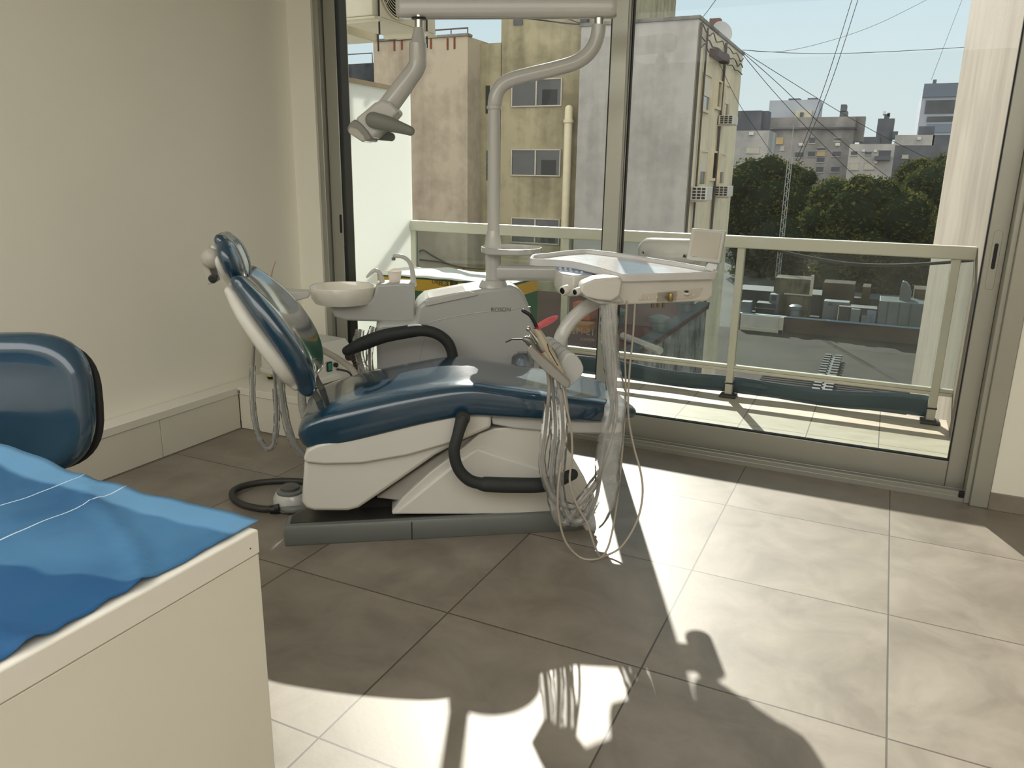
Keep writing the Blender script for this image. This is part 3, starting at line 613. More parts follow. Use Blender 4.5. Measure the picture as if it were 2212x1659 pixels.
def tree(label, clumps, Y, nleaf=5200):
    """clumps: (px, py, radius in px) of the lobes of the crown"""
    t = None; m = MB(); core = MB(); tot = sum(c[2]**2 for c in clumps)
    for (px, py, r) in clumps:
        yy = Y+random.uniform(-3.0, 3.0); c = PY(px, py, yy); R = r/FOC*(c-EYE).dot(CF)
        if t is None: t = thing('tree', label, 'tree', (c.x, Y, -9), 'street trees beyond the market roof'); c0 = c
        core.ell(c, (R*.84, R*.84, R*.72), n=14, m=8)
        for _ in range(int(nleaf*r*r/tot)):
            d = Vector((random.gauss(0, 1), random.gauss(0, 1), random.gauss(0, 1))).normalized()
            if d.y > .75: continue
            b = noise.noise(d*2.3+c)*.16+noise.noise(d*5+c)*.08
            p = c+Vector((d.x, d.y, d.z*.86))*R*(.9+b+random.uniform(-.08, .1))
            a = Vector((random.gauss(0, 1), random.gauss(0, 1), random.gauss(0, .6))).normalized(); q = a.cross(Vector((random.gauss(0, 1), random.gauss(0, 1), random.gauss(0, 1)))).normalized()
            s = random.uniform(.07, .19)
            m.face([p+a*s*1.3, p+q*s*.6, p-a*s*1.3, p-q*s*.6])
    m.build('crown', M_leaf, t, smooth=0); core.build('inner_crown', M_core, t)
    tr = MB(); tr.tube([(c0.x, Y, -9), (c0.x+.3, Y, c0.z-3), c0], [.5, .4, .2], n=8); tr.build('trunk', M_bark, t)
YTR = YP+20
tree('dark round tree beside the cream side wall', [(1650, 440, 95), (1700, 400, 62), (1625, 390, 58), (1665, 365, 38), (1735, 445, 62), (1610, 480, 70), (1700, 510, 80), (1590, 400, 40), (1640, 540, 70), (1745, 385, 22), (1620, 610, 60), (1700, 600, 60)], YTR+14, 15000)
tree('broad olive green tree in the middle beyond the railing', [(1860, 470, 95), (1800, 430, 55), (1900, 425, 50), (1940, 470, 75), (1830, 520, 80), (1960, 530, 80), (1860, 405, 34), (1780, 480, 55), (1880, 540, 80), (1800, 600, 60), (1900, 610, 60), (1960, 600, 55)], YTR, 15000)
tree('taller tree half hidden behind the pale wall outside', [(2020, 410, 70), (1975, 385, 46), (2040, 370, 44), (2000, 450, 70), (1955, 420, 40), (2040, 480, 70), (1990, 362, 24), (2060, 360, 30), (2030, 560, 60)], YTR+18, 10000)
# lattice mast in front of the left tree
q = PY(1690, 500, YTR-12); zt = PY(1693, 340, YTR-12).z
t = thing('lattice_mast', 'thin lattice aerial mast standing before the dark round tree', 'mast', (q.x, q.y, GZ))
m = MB(); w_ = .16
for sx, sy in ((-1, 0), (1, 0), (0, 1)): m.tube([(q.x+sx*w_, q.y+sy*w_, GZ), (q.x+sx*w_, q.y+sy*w_, zt)], .025, n=5)
z = GZ; k = 0
while z < zt-.3: m.tube([(q.x-w_*(1 if k % 2 else -1), q.y, z), (q.x+w_*(1 if k % 2 else -1), q.y, z+.32)], .02, n=5); z += .32; k += 1
m.build('lattice', mat('mast_metal', (150, 152, 150), .5, .3), t)
m = MB(); m.tube([(q.x, q.y, zt), (q.x, q.y, zt+2.2)], .03, n=5); m.build('aerial', MATS['mast_metal'], t)
# far buildings
def city(label, Y, px0, px1, pt, mt, wins=(), extra=(), dep=7, left=None):
    A, B = PY(px0, pt, Y), PY(px1, pt, Y); zt = PY((px0+px1)/2, pt, Y).z
    t = thing('building', label, 'building', ((A.x+B.x)/2, Y+dep/2, -9), 'old city blocks on the skyline')
    MB().bx(A.x, B.x, Y, Y+dep, -9, zt).build('wall', mt, t, smooth=0)
    def r(c, y): a, b = PY(c[0], c[2], y), PY(c[1], c[3], y); return a.x, b.x, b.z, a.z
    for c in wins:
        x0, x1, z0, z1 = r(c, Y); f = MB(); f.bx(x0-.08, x1+.08, Y-.12, Y, z0-.12, z0); f.bx(x0-.08, x1+.08, Y-.08, Y, z1, z1+.06); o = f.build('window', F_cityl, t); MB().bx(x0, x1, Y-.06, Y+.01, z0, z1).build('pane', c[4] if len(c) > 4 else M_city_win, o)
    for nm, c, mm, dy in extra:
        x0, x1, z0, z1 = r(c, Y+dy); MB().bx(x0, x1, Y+dy-.25, Y+dy+2.5, z0, z1).build(nm, mm, t)
    return t
M_acw = mat('far_ac', (200, 200, 196), .6)
city('grey block at the left of the skyline, with a dark tank room on top', 104, 1570, 1662, 282, F_cityl, [(1613, 1640, 318, 330, M_wfr)], [('tank_room', (1588, 1642, 240, 284), F_cityd, .5), ('tank_room', (1642, 1656, 240, 284), F_cityd, 1.5), ('air_conditioner', (1619, 1628, 285, 292), M_acw, 0)])
city('pale blue slab block rising behind the grey blocks', 150, 1663, 1771, 216, F_cityb, [], [('stair_house', (1719, 1752, 239, 256), mat('city_cream', (190, 188, 168), .8), -1), ('stair_house_door', (1729, 1735, 243, 252), M_city_win, -1.3), ('roof_gear', (1704, 1728, 213, 217), F_cityd, 1), ('roof_gear', (1745, 1764, 212, 217), F_cityd, 1)])
gb = city('large stained grey block in the middle of the skyline', 120, 1665, 1848, 253, F_city, [(1676, 1691, 298, 310, M_ochre), (1749, 1760, 297, 309), (1718, 1735, 329, 340), (1746, 1760, 327, 338), (1766, 1782, 319, 325, M_city_win), (1766, 1782, 326, 335, M_ochre), (1765, 1780, 340, 350), (1764, 1777, 360, 372), (1803, 1817, 298, 304), (1799, 1815, 327, 338), (1796, 1812, 360, 371), (1686, 1694, 316, 324, M_cityl if False else F_cityl)],
    [('chimney', (1815, 1829, 240, 254), F_cityd, 1), ('chimney', (1817, 1827, 226, 241), F_cityd, 1), ('air_conditioner', (1726, 1736, 309, 315), M_acw, 0), ('air_conditioner', (1805, 1814, 309, 315), M_acw, 0), ('cornice', (1664, 1850, 276, 278), F_cityd, -.2), ('tank_room', (1845, 1863, 252, 306), F_city, 3)])
city('low pale block with a balcony, right of the large stained block', 108, 1836, 1934, 311, F_cityl, [(1839, 1851, 327, 335), (1869, 1882, 328, 334), (1899, 1922, 325, 346), (1868, 1888, 353, 365, M_wfr), (1837, 1854, 352, 366, M_wfr)], [('air_conditioner', (1862, 1868, 323, 328), M_acw, 0), ('air_conditioner', (1888, 1894, 324, 329), M_acw, 0), ('air_conditioner', (1889, 1895, 347, 353), M_acw, 0), ('balcony_rail', (1890, 1923, 337, 346), F_cityd, -.5)])
city('dark stair tower with two small dishes', 136, 1897, 1933, 256, F_cityd, [], [('chimney', (1911, 1920, 247, 257), F_cityd, 1), ('dish', (1908, 1913, 240, 247), M_acw, 1), ('dish', (1917, 1922, 244, 251), F_cityd, 1), ('low_roof', (1858, 1900, 296, 312), F_cityd, 0), ('low_roof', (1928, 1938, 284, 300), F_cityd, 0)])
city('wide low dark block right of the pale block', 124, 1931, 2080, 314, F_cityd, [(1949, 1962, 335, 341, M_wfr)], [('penthouse', (1934, 2016, 292, 314), F_cityl, .6), ('penthouse', (2016, 2060, 292, 314), F_cityd, .6), ('air_conditioner', (1982, 1989, 296, 302), M_acw, .3), ('tank_room', (1985, 2017, 273, 293), F_cityd, 3)])
gt = city('tall glass office tower at the right of the skyline', 185, 1995, 2080, 190, F_cityb, [], [('glass_band', (2001, 2080, 217, 244), M_city_win, 0), ('glass_band', (2003, 2080, 252, 262), M_city_win, 0), ('glass_band', (2003, 2080, 268, 286), mat('tower_glass', (104, 118, 134), .3), 0), ('crown_band', (1997, 2080, 181, 208), mat('tower_crown', (92, 104, 120), .5), -.3), ('roof_gear', (2016, 2022, 172, 183), F_cityd, 1)], dep=40)
xa = PY(757, 150, 34); dk = PY(812, 135, 34); zb = PY(785, 179, 34)
t = thing('rooftop_hut', 'dark slate coloured rooftop hut with a thin rail, at the left of the window', 'hut', (xa.x, 34, zb.z))
MB().bx(xa.x-3, dk.x+.6, 37, 40, -9, PY(785, 137, 37).z).build('wall', facade('slate_dark', (72, 76, 82), (40, 44, 50), .8, 2, .8), t)
m = MB(); zz = PY(780, 116, 37).z; z0 = PY(785, 137, 37).z; xx = PY(804, 116, 37).x
m.tube([(xa.x-3, 37, zz), (xx, 37, zz), (xx, 37, z0)], .03, n=6); m.build('rail', MATS['rail_rusty'], t)
# overhead wires
def wire(label, pts, dep, r=.6, sub=6):
    m = MB(); m.tube([D(x, y, dep+dd) for x, y, dd in pts], pxr(r, dep), n=6, sub=sub)
    tag(m.build('overhead_wire', MATS['cable_black']), label, 'wire', 'overhead wires')
wire('wire running almost level from the cream corner to the pale wall', [(1603, 108, 0), (1700, 114, 0), (1800, 116, 1), (1950, 110, 1), (2085, 102, 2)], 33)
wire('wire rising from the cream corner to the top edge of the sky', [(1603, 108, 0), (1690, 111, 0), (1800, 86, 2), (1900, 50, 3), (2005, -2, 4)], 34, .4)
wire('wire dropping from the cream corner past the dark stair tower to the right tree', [(1603, 110, 0), (1690, 165, 1), (1800, 233, 2), (1900, 290, 3), (2040, 360, 4)], 34, .65)
wire('wire dropping from the cream corner into the middle of the broad tree', [(1603, 112, 0), (1680, 180, 1), (1770, 265, 2), (1850, 330, 3), (1925, 388, 4)], 33, .7)
wire('wire dropping steeply from the cream corner into the left of the broad tree', [(1603, 116, 0), (1660, 185, 1), (1735, 268, 2), (1800, 335, 3), (1872, 405, 4)], 32, .65)
wire('left one of two steep parallel wires crossing the sky', [(1841, -3, 0), (1790, 160, 0), (1745, 285, 0), (1720, 345, 0)], 31, .7)
wire('right one of two steep parallel wires crossing the sky', [(1854, -3, 0), (1800, 165, 0), (1752, 288, 0), (1725, 350, 0)], 30, .7)
wire('thin wire leaning up beside the pale wall from the office tower', [(2012, 172, 0), (2045, 85, 0), (2079, -3, 0)], 60, .35)
wire('wire rising from the grey corner into the sky', [(1514, 42, 0), (1530, 22, 0), (1548, -3, 0)], 30, .6)
wire('wire hanging across the cream side wall down to the grey block', [(1528, 80, 0), (1560, 150, 0), (1600, 230, 1), (1668, 332, 3)], 26, .5)
# ------------------------------------------------------------------ low bench along the wall
HB = .218
bn = thing('low_bench', 'low white laminate bench running along the left wall and round the corner', 'bench', (-2.9, 2.4, 0))
m = MB(); m.prism([(XL+.002, YB+.01, HB-.036), (-2.853, YB+.01, HB-.036), (-2.853, 2.812, HB-.036), (-2.345, 2.812, HB-.036), (-2.345, 3.445, HB-.036), (XL+.002, 3.445, HB-.036)], (0, 0, .036)); m.build('top', M_lamtop, bn, bev=.002)
y1 = 2.815
for a, b in ((2.336, y1), (1.5, 2.332), (.6, 1.496), (YB+.01, .596)):
    MB().bx(-2.875, -2.858, a, b, .002, HB-.037).build('front_panel', M_lam, bn, bev=.001)
MB().bx(-2.855, -2.40, 2.818, 2.835, .002, HB-.037).build('front_panel', M_lam, bn, bev=.001)
MB().bx(-2.40, -2.385, 2.818, 2.836, .002, HB-.037).build('panel_edge', M_chip, bn)
MB().bx(-2.95, -2.40, 3.40, 3.44, .002, HB-.037).build('back_panel', M_lam, bn)
m = MB(); m.bx(-2.872, -2.842, 2.806, 2.818, HB-.03, HB-.014); bo = m.build('corner_bracket', M_grey, bn, bev=.002)
m = MB(); m.lathe([(0, 0), (.004, 0), (.004, .003), (0, .003)], (-2.857, 2.804, HB-.022), (0, -1, 0), 10); m.build('screw', M_black, bo)
tag(MB().bx(-2.62, -2.42, 2.95, 3.15, .0, .13).build('packet', mat('amber_red_packet', (146, 82, 30), .6, var=.5, vscale=14), bev=.006), 'dark red and amber packet tucked inside the open end of the low bench', 'packet')
# suction unit on the bench
cz = HB+.032
C0, A0, B0 = PZ(687, 834, cz), PZ(562, 806, cz), PZ(752, 815, cz)
ex = (A0-C0); ey = (B0-C0).normalized(); ey = (ey-ex.normalized()*ey.dot(ex.normalized())).normalized(); 
Wd = ex.length; exn = ex.normalized(); Ln = .26
su = thing('suction_unit', 'white suction unit on yellow and black feet on the low bench', 'suction unit', (C0+ex*.5+ey*Ln*.5-KZ*.03)[:])
def S(a, b, c): return C0+exn*a+ey*b+KZ*c
m = MB(); rs = []
for z, ins in ((0, .006), (.012, 0), (.03, 0), (.034, .006), (.15, .008), (.20, .03)):
    rs.append([S(a, b, z) for a, b in ((ins, ins), (Wd-ins, ins), (Wd-ins, Ln-ins), (ins, Ln-ins))])
m.rings(rs); m.build('housing', M_white2, su, bev=.012, seg=3)
for a, b in ((.035, .035), (Wd-.04, .035), (.035, Ln-.04), (Wd-.04, Ln-.04)):
    m = MB(); m.lathe([(.017, -.028), (.02, -.012), (.02, 0)], S(a, b, 0), n=18); fo = m.build('foot', mat('pale_yellow_rubber', (196, 190, 110), .6), su)
    m = MB(); m.lathe([(.0, -.0315), (.015, -.0315), (.0175, -.029), (.0205, -.0155), (.0, -.0155)], S(a, b, 0), n=18); m.build('foot_pad', M_black, fo)
def onS(px, py): return PP(px, py, C0, exn)   # on the face that carries the switch
q = onS(711, 792)
m = MB(); m.prism([q-exn*.001+ey*a+KZ*b for a, b in rrect(.032, .05, .003)], -exn*.004); sw = m.build('switch_bezel', M_black, su)
m = MB(); m.prism([q-exn*.004+ey*a+KZ*b for a, b in rrect(.022, .038, .003)], -exn*.004); m.build('rocker_switch', mat('green_rocker', (36, 128, 104), .25, coat=.4), su, bev=.002)
q = onS(724, 788); m = MB(); m.lathe([(0, 0), (.012, 0), (.012, .012), (0, .014)], q, -exn, 18); m.build('fuse_knob', M_black, su)
q = onS(728, 798); m = MB(); m.tube([q, q-exn*.03+ey*.012-KZ*.002, q-exn*.05+ey*.04-KZ*.02, q-exn*.05+ey*.07-KZ*.07, q-exn*.05+ey*.10-KZ*.095], .0055, n=8, sub=5); m.build('power_cable', M_black, su)
ridged = MB(); pts = cr([D(752, 768, 3.38), D(766, 770, 3.36), D(776, 790, 3.34), D(782, 815, 3.34), D(786, 850, 3.36)], 14)
ridged.tube(pts, [.021+.003*(1 if k % 3 else -1) for k in range(len(pts))], n=14); tag(ridged.build('suction_hose', mat('ridged_hose', (70, 64, 60), .5)), 'dark ridged hose curling down beside the suction unit', 'hose')
# ------------------------------------------------------------------ dental chair
VC = .215
def KQ0(px, py, v): u, w = KP(px, py, v); return K(u, v, w)
ch = thing('dental_chair', 'blue upholstered dental chair in clear plastic wrap on a white lifting base', 'dental chair', K(.55, VC, 0)[:])
def pad(spine, A, B, vc, n=3.4, dish=0, nr=40, sub=5, side=1, pipe=None):
    """cushion swept along a profile (u, w); A half widths, B half thicknesses at the given points"""
    Q = cr([(s[0], s[1], a, b) for s, a, b in zip(spine, A, B)], sub); m = MB(); R = []
    N = len(Q)
    def ring(c, t, a, b):
        nrm = Vector((-t[1], t[0])) * side; out = []
        for k in range(nr):
            an = 2*math.pi*k/nr; cx, sx = math.cos(an), math.sin(an)
            x = a*math.copysign(abs(cx)**(2/n), cx); y = b*math.copysign(abs(sx)**(2/n), sx)
            if y > 0 and dish: y -= dish*(1-min(1, (x/a)**2))*(y/b)
            out.append(K(c[0]+nrm.x*y, vc+x, c[1]+nrm.y*y))
        return out
    tan = [Vector((Q[min(i+1, N-1)][0]-Q[max(i-1, 0)][0], Q[min(i+1, N-1)][1]-Q[max(i-1, 0)][1])).normalized() for i in range(N)]
    capn = 6
    for e, sgn in ((0, -1), (N-1, 1)):
        cap = []
        q = Q[e]; t = tan[e]
        for j in range(1, capn+1):
            s = j/capn; ex_ = q[3]*.9*math.sin(s*math.pi/2); sc_ = math.cos(s*math.pi/2*.97)
            cap.append(ring((q[0]+t.x*sgn*ex_, q[1]+t.y*sgn*ex_), t, max(q[2]-q[3]*.9*(1-sc_), .003), max(q[3]*sc_, .002)))
        if sgn < 0: pre = cap[::-1]
        else: post = cap
    R = pre + [ring((q[0], q[1]), t, q[2], q[3]) for q, t in zip(Q, tan)] + post
    m.rings(R); return m
# backrest
bsp = [(.086, .575), (.078, .63), (.052, .695), (.008, .77), (-.05, .85), (-.112, .918)]
bA = [.205, .235, .25, .25, .225, .17]; bB = [.046, .05, .052, .05, .046, .036]
pad(bsp, bA, bB, VC, 3.2, .028, side=-1).build('backrest_cushion', M_vinyl, ch)
wsp = [(.048, .58), (.024, .62), (-.004, .672), (-.05, .742), (-.105, .825), (-.146, .888)]
pad(wsp, [.185, .222, .238, .238, .212, .16], [.032, .036, .038, .036, .032, .024], VC, 3.4, 0, side=-1).build('backrest_shell', M_white2, ch)
# headrest
HD = Vector((-.012, -.020))
hsp = [(-.118+HD.x, .935+HD.y), (-.126+HD.x, .972+HD.y), (-.138+HD.x, 1.01+HD.y), (-.152+HD.x, 1.045+HD.y), (-.165+HD.x, 1.068+HD.y)]
hp = pad(hsp, [.092, .126, .138, .126, .09], [.03, .036, .038, .036, .028], VC, 2.6, .008, side=-1).build('headrest_cushion', M_vinyl, ch)
def hface(i, v, B):
    a, b = Vector(hsp[max(i-1, 0)]), Vector(hsp[min(i+1, 4)]); t = (b-a).normalized(); c = Vector(hsp[i])+Vector((t.y, -t.x))*(B-.008*(1-min(1, (v/.13)**2))); return K(c.x, VC+v, c.y)
for v in (-.048, .048):
    m = MB(); m.tube([hface(i, v, [.03, .036, .038, .036, .028][i]) for i in range(5)], .0024, n=8, sub=4); m.build('seam', M_pipe, hp)
m = MB(); m.tube([hface(1, -.048, .036), hface(0, 0, .033), hface(1, .048, .036)], .0022, n=6, sub=5); m.build('seam', M_pipe, hp)
hb = pad([(-.160, .905), (-.174, .945), (-.188, .985), (-.202, 1.02)], [.05, .085, .095, .07], [.018, .022, .022, .018], VC, 2.6, 0, side=-1).build('headrest_back', M_white2, ch)
m = MB(); m.ctube([K(-.212, VC-.06, .992), K(-.214, VC+.06, .992)], .036, n=18, sub=2); m.prism([K(-.25, VC-.05, .985), K(-.232, VC-.05, .985), K(-.212, VC-.05, .905), K(-.236, VC-.05, .902)], KV*.1); m.build('headrest_bracket', mat('warm_grey_plastic', (176, 172, 162), .45), hb, bev=.003)
m = MB(); m.prism([K(-.217, VC-.022, .97), K(-.192, VC-.022, .965), K(-.125, VC-.022, .865), K(-.15, VC-.022, .855)], KV*.044); hst = m.build('headrest_stem', M_steel, ch, bev=.003)
q = KQ0(461, 601, VC-.05)
m = MB(); m.lathe([(0, 0), (.011, 0), (.014, .004), (.014, .014), (.006, .016), (0, .014)], q, -KV, 20); m.tube([q, q+KV*.05], .005, n=8); m.build('headrest_knob', M_black, hb)
# seat and leg rest
ssp = [(.112, .409), (.2, .436), (.36, .474), (.48, .498), (.59, .515), (.66, .517), (.74, .506), (.9, .484), (1.06, .464), (1.18, .446), (1.235, .435)]
pad(ssp, [.228, .242, .246, .246, .246, .244, .241, .236, .228, .205, .165], [.072, .078, .077, .075, .073, .070, .066, .058, .051, .042, .032], VC, 4.4, .012, side=1).build('seat_cushion', M_vinyl, ch)
# seat shell (white), with the raised band under the cushion
vs0 = .0
def pv(pts, v): return [K(*[(a) for a in (KP(x, y, v)[0],)], v, KP(x, y, v)[1]) for x, y in pts]
shell = [(657, 1000), (651, 1085), (660, 1100), (680, 1105), (752, 1105), (775, 1099), (815, 1072), (870, 1034), (940, 985), (1000, 952), (1062, 925), (1062, 890), (1000, 892), (900, 914), (760, 946), (680, 966)]
m = MB(); m.prism(pv(shell, vs0), KV*.43); m.build('seat_shell', M_white2, ch, bev=.014, seg=3)
band = [(655, 990), (658, 1000), (700, 1004), (780, 1002), (880, 985), (960, 962), (1010, 945), (1010, 892), (900, 914), (760, 944), (684, 962), (664, 972)]
m = MB(); m.prism(pv(band, -.018), KV*.466); m.build('shell_band', M_white2, ch, bev=.012, seg=3)
m = MB(); m.prism(pv([(1061, 900), (1064, 917), (1110, 926), (1210, 935), (1330, 938), (1352, 930), (1345, 914), (1200, 905)], .015), KV*.40); m.build('leg_rest_panel', M_white, ch, bev=.006)
for dv in (.0, .15): m = MB(); m.tube([K(.065, VC+dv, .585), K(.09, VC+dv, .50), K(.15, VC+dv, .40)], .013, n=10, sub=3); m.build('backrest_hinge', M_grey, ch)
# lifting arms
for dv in (.06, .30):
    m = MB(); m.prism(pv([(812, 1076), (870, 1083), (930, 1040), (1002, 985), (1030, 960), (1024, 940), (985, 960), (900, 1016)], dv), KV*.05); m.build('lifting_arm', mat('pale_grey_arm', (168, 166, 158), .45), ch, bev=.006)
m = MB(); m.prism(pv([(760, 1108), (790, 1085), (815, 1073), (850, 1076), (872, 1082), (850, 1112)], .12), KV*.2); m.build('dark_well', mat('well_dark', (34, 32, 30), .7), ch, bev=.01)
# base: grey skirt with rounded ends, dark top, white hump cover
BW = .43
def base_outline(ins=0):
    out = [(-.015+ins, ins), (-.015+ins, .09-ins*.3), (.20+ins*.5, .36-ins), (.30, BW-ins)]
    for k in range(13):
        a = math.pi/2-math.pi*k/12; out.append((1.03+(BW/2-ins)*.55*math.cos(a), BW/2+(BW/2-ins)*math.sin(a)))
    return out
m = MB(); m.rings([[K(u, v, z) for u, v in base_outline(i)] for z, i in ((0, .004), (.006, 0), (.062, 0), (.074, .006), (.078, .016))]); bs = m.build('base_skirt', M_base, ch)
m = MB(); m.prism([K(.428, -.0012, .002), K(.431, -.0012, .002), K(.431, -.0012, .07), K(.428, -.0012, .07)], KV*.002); m.build('skirt_joint', M_black, bs)
m = MB(); m.rings([[K(u, v, z) for u, v in base_outline(.02)] for z in (.07, .0805)]); m.build('base_top', mat('dark_base_top', (52, 50, 47), .3, var=.15, vscale=14), ch)
hump = [(848, 1112), (846, 1106), (870, 1075), (930, 1020), (1000, 968), (1035, 938), (1068, 926), (1138, 920), (1190, 938), (1232, 978), (1262, 1030), (1284, 1080), (1288, 1112)]
hv = .03
P = [KP(x, y, hv) for x, y in hump]
m = MB(); R = []
for v, ins in ((hv, 0), (hv+.05, .0), (hv+.36, 0), (hv+.38, .01)):
    R.append([K(u, v, max(w-ins, .079)) for u, w in P])
m.rings(R); hc = m.build('base_cover', M_white2, ch, bev=.018, seg=3)
m = MB(); m.prism([K(u, hv-.012, w) for u, w in [KP(x, y, hv-.012) for x, y in ((848, 1112), (880, 1085), (985, 1000), (1030, 968), (1080, 985), (1160, 1010), (1240, 1045), (1290, 1112))]], KV*.03); m.build('cover_panel', M_white2, hc, bev=.009, seg=2)
# armrests
def arm(v, pts, radii, grip):
    P = [K(*[KP(x, y, v)[0]], v+dv, KP(x, y, v)[1]) for x, y, dv in pts]
    m = MB(); m.ctube(P, radii, n=18, sub=6, rnd=5); return m.build('armrest', M_foam, ch)
arm(-.075, [(1001, 910, .03), (990, 940, .01), (981, 975, 0), (990, 1012, 0), (1012, 1036, 0), (1036, 1044, 0), (1052, 1046, 0), (1110, 1048, 0), (1180, 1046, .0), (1238, 1027, .01)], [.024, .02, .02, .02, .021, .022, .027, .0275, .026, .020], 6)
m = MB(); m.lathe([(0, -.012), (.024, -.012), (.026, 0), (.024, .012), (0, .014)], K(KP(1001, 908, -.075)[0], -.05, KP(1001, 908, -.075)[1]), -KV, 24); m.build('armrest_pivot', M_foam, ch)
arm(.5, [(978, 800, -.02), (978, 770, 0), (968, 741, 0), (945, 722, 0), (915, 714, 0), (885, 716, 0), (830, 726, 0), (785, 742, 0), (750, 758, 0)], [.022, .022, .022, .022, .0235, .026, .0275, .0275, .02], 6)
# ------------------------------------------------------------------ foot control
fq = PZ(629, 1098, 0)
fc = thing('foot_control', 'white foot control with grey round pedal on the floor behind the chair base', 'foot control', fq[:])
m = MB(); m.lathe([(.0, .004), (.066, .004), (.072, .014), (.07, .05), (.058, .068), (0, .072)], fq, n=36, sx=1, sy=.85); m.build('body', M_white, fc)
m = MB(); m.lathe([(0, 0), (.055, 0), (.058, .004), (0, .004)], fq, n=30); m.build('base_pad', M_black, fc)
m = MB(); m.lathe([(0, .068), (.05, .07), (.051, .078), (.04, .082), (0, .084)], fq, n=32); m.build('pedal_ring', M_grey, fc)
m = MB(); m.lathe([(0, .08), (.036, .082), (.037, .092), (.03, .097), (0, .098)], fq, n=32); m.build('pedal', mat('dark_pedal', (84, 84, 80), .4), fc)
m = MB(); m.ctube([fq+Vector((.01, -.055, .022)), fq+Vector((.05, -.05, .024)), fq+Vector((.085, -.02, .026))], [.012, .015, .012], n=12); m.build('front_bumper', M_grey, fc)
q = fq+KU*.062-KV*.005+KZ*.055; m = MB(); m.ctube([q, q+KZ*.022+KU*.01], .016, n=12, sub=2); m.build('side_button', M_grey, fc)
hz = PZ(606, 1098, .025)
m = MB(); m.tube([D(604, 1095, hz.dot(FW)), *[PZ(x, y, .018) for x, y in ((575, 1100), (530, 1092), (506, 1078), (503, 1062), (525, 1050), (565, 1042), (610, 1039), (650, 1040), (690, 1045))]], .0135, n=12, sub=6); m.build('hose', mat('black_hose', (46, 44, 40), .55), fc)
m = MB(); m.tube([PZ(602, 1099, .02), PZ(583, 1101, .02)], [.018, .0165], n=14); m.build('hose_collar', M_black, fc)
# ------------------------------------------------------------------ unit pillar with cuspidor
def KQ(px, py, v): u, w = KP(px, py, v); return K(u, v, w)
pv0 = .62
du = thing('dental_unit', 'white dental unit pillar behind the chair carrying a round rinse bowl', 'dental unit', K(.7, .75, 0)[:])
prof = [(812, 704), (826, 698), (880, 696), (897, 694), (899, 678), (903, 662), (922, 646), (1000, 631), (1050, 623), (1105, 618), (1122, 624), (1133, 636), (1144, 662), (1158, 715), (1166, 770), (1169, 860)]
P = [KP(x, y, pv0) for x, y in prof]
P = [(P[0][0]-.002, .0)] + P + [(P[-1][0], 0)]
m = MB(); m.rings([[K(u, v, w) for u, w in P] for v in (pv0, pv0+.25)]); m.build('pillar', M_unit, du, bev=.016, seg=3)
def line(pts, v, r, name, mm, par, n=6, sub=3):
    m = MB(); m.tube([KQ(x, y, v) for x, y in pts], r, n=n, sub=sub); return m.build(name, mm, par)
line([(899, 805), (908, 765), (922, 705), (928, 697), (1000, 680), (1100, 668), (1146, 663)], pv0, .0022, 'panel_seam', M_unit, du)
m = MB(); q = [KQ(*a, pv0-.008) for a in ((917, 650), (1012, 629), (1030, 634), (1032, 638), (920, 662))]; m.prism(q, KV*.012)
m.prism([KQ(*a, pv0+.0) + KZ*.004 for a in ((925, 646), (1008, 630), (1008, 634), (925, 652))], KV*.16); m.build('tool_rest', M_white, du, bev=.003)
text('brand_lettering', 'ROSON', .0245, KQ(1060, 673, pv0-.002), KU, KZ, mat('logo_grey', (112, 110, 106), .35, .4), du, .0006)
cv = .74; uc, wc = KP(741, 619, cv); bc = K(uc, cv, wc); dep_b = (bc-EYE).dot(FW); rb = pxr(71, dep_b)
m = MB(); m.lathe([(0, -.078), (rb*.6, -.078), (rb*.86, -.066), (rb*.955, -.044), (rb*.985, -.02), (rb, 0), (rb-.002, .004), (rb-.007, .003), (rb-.014, -.02), (rb*.72, -.05), (rb*.4, -.062), (.012, -.064), (0, -.066)], bc, n=48); m.build('rinse_bowl', mat('ceramic_white', (230, 226, 214), .1, coat=.8, var=.005), du)
body = [(716, 656), (716, 674), (724, 687), (746, 693), (888, 698), (898, 692), (897, 660), (895, 613), (870, 612), (814, 614), (806, 642), (796, 653), (770, 656)]
m = MB(); m.prism([KQ(*a, cv-.06) for a in body], KV*.13); m.build('cuspidor_body', M_unit, du, bev=.010, seg=3)
m = MB(); m.lathe([(.05, 0), (.05, .022)], KQ(858, 706, cv), n=24); m.build('pivot_joint', M_grey, du)
def tube_px(pts, v, radii, name, mm, par, sub=5, n=12, rnd=True):
    m = MB(); P = [KQ(x, y, v) for x, y in pts]; (m.ctube if rnd else m.tube)(P, radii, n=n, sub=sub); return m.build(name, mm, par)
tube_px([(893, 614), (892, 596), (889, 578), (882, 563), (868, 554), (853, 553)], cv-.0, [.014, .011, .0095, .009, .009, .009], 'bowl_faucet', M_white, du)
m = MB(); q = KQ(850, 556, cv); m.lathe([(.008, -.012), (.0085, .0), (0, .002)], q, n=16); m.build('faucet_tip', M_grey, du)
tube_px([(826, 614), (824, 600), (819, 588), (810, 584), (801, 590), (793, 598)], cv+.0, [.0125, .0105, .0095, .0085, .0075, .005], 'cup_faucet', M_white, du)
cup = MB(); q = KQ(853, 612, cv); dq = (q-EYE).dot(FW); r0, r1 = pxr(11.3, dq), pxr(15, dq); hh = pxr(25.5, dq)
cup.lathe([(0, .001), (r0, .001), (r0, .002), (r1, hh), (r1+.0018, hh+.0012), (r1+.0012, hh+.0025), (r1-.001, hh+.001), (r0-.001, .004), (0, .0035)], q, n=32)
tag(cup.build('cup', translucent('cup_white', (236, 228, 220), .15)), 'small white disposable cup standing beside the rinse bowl', 'cup')
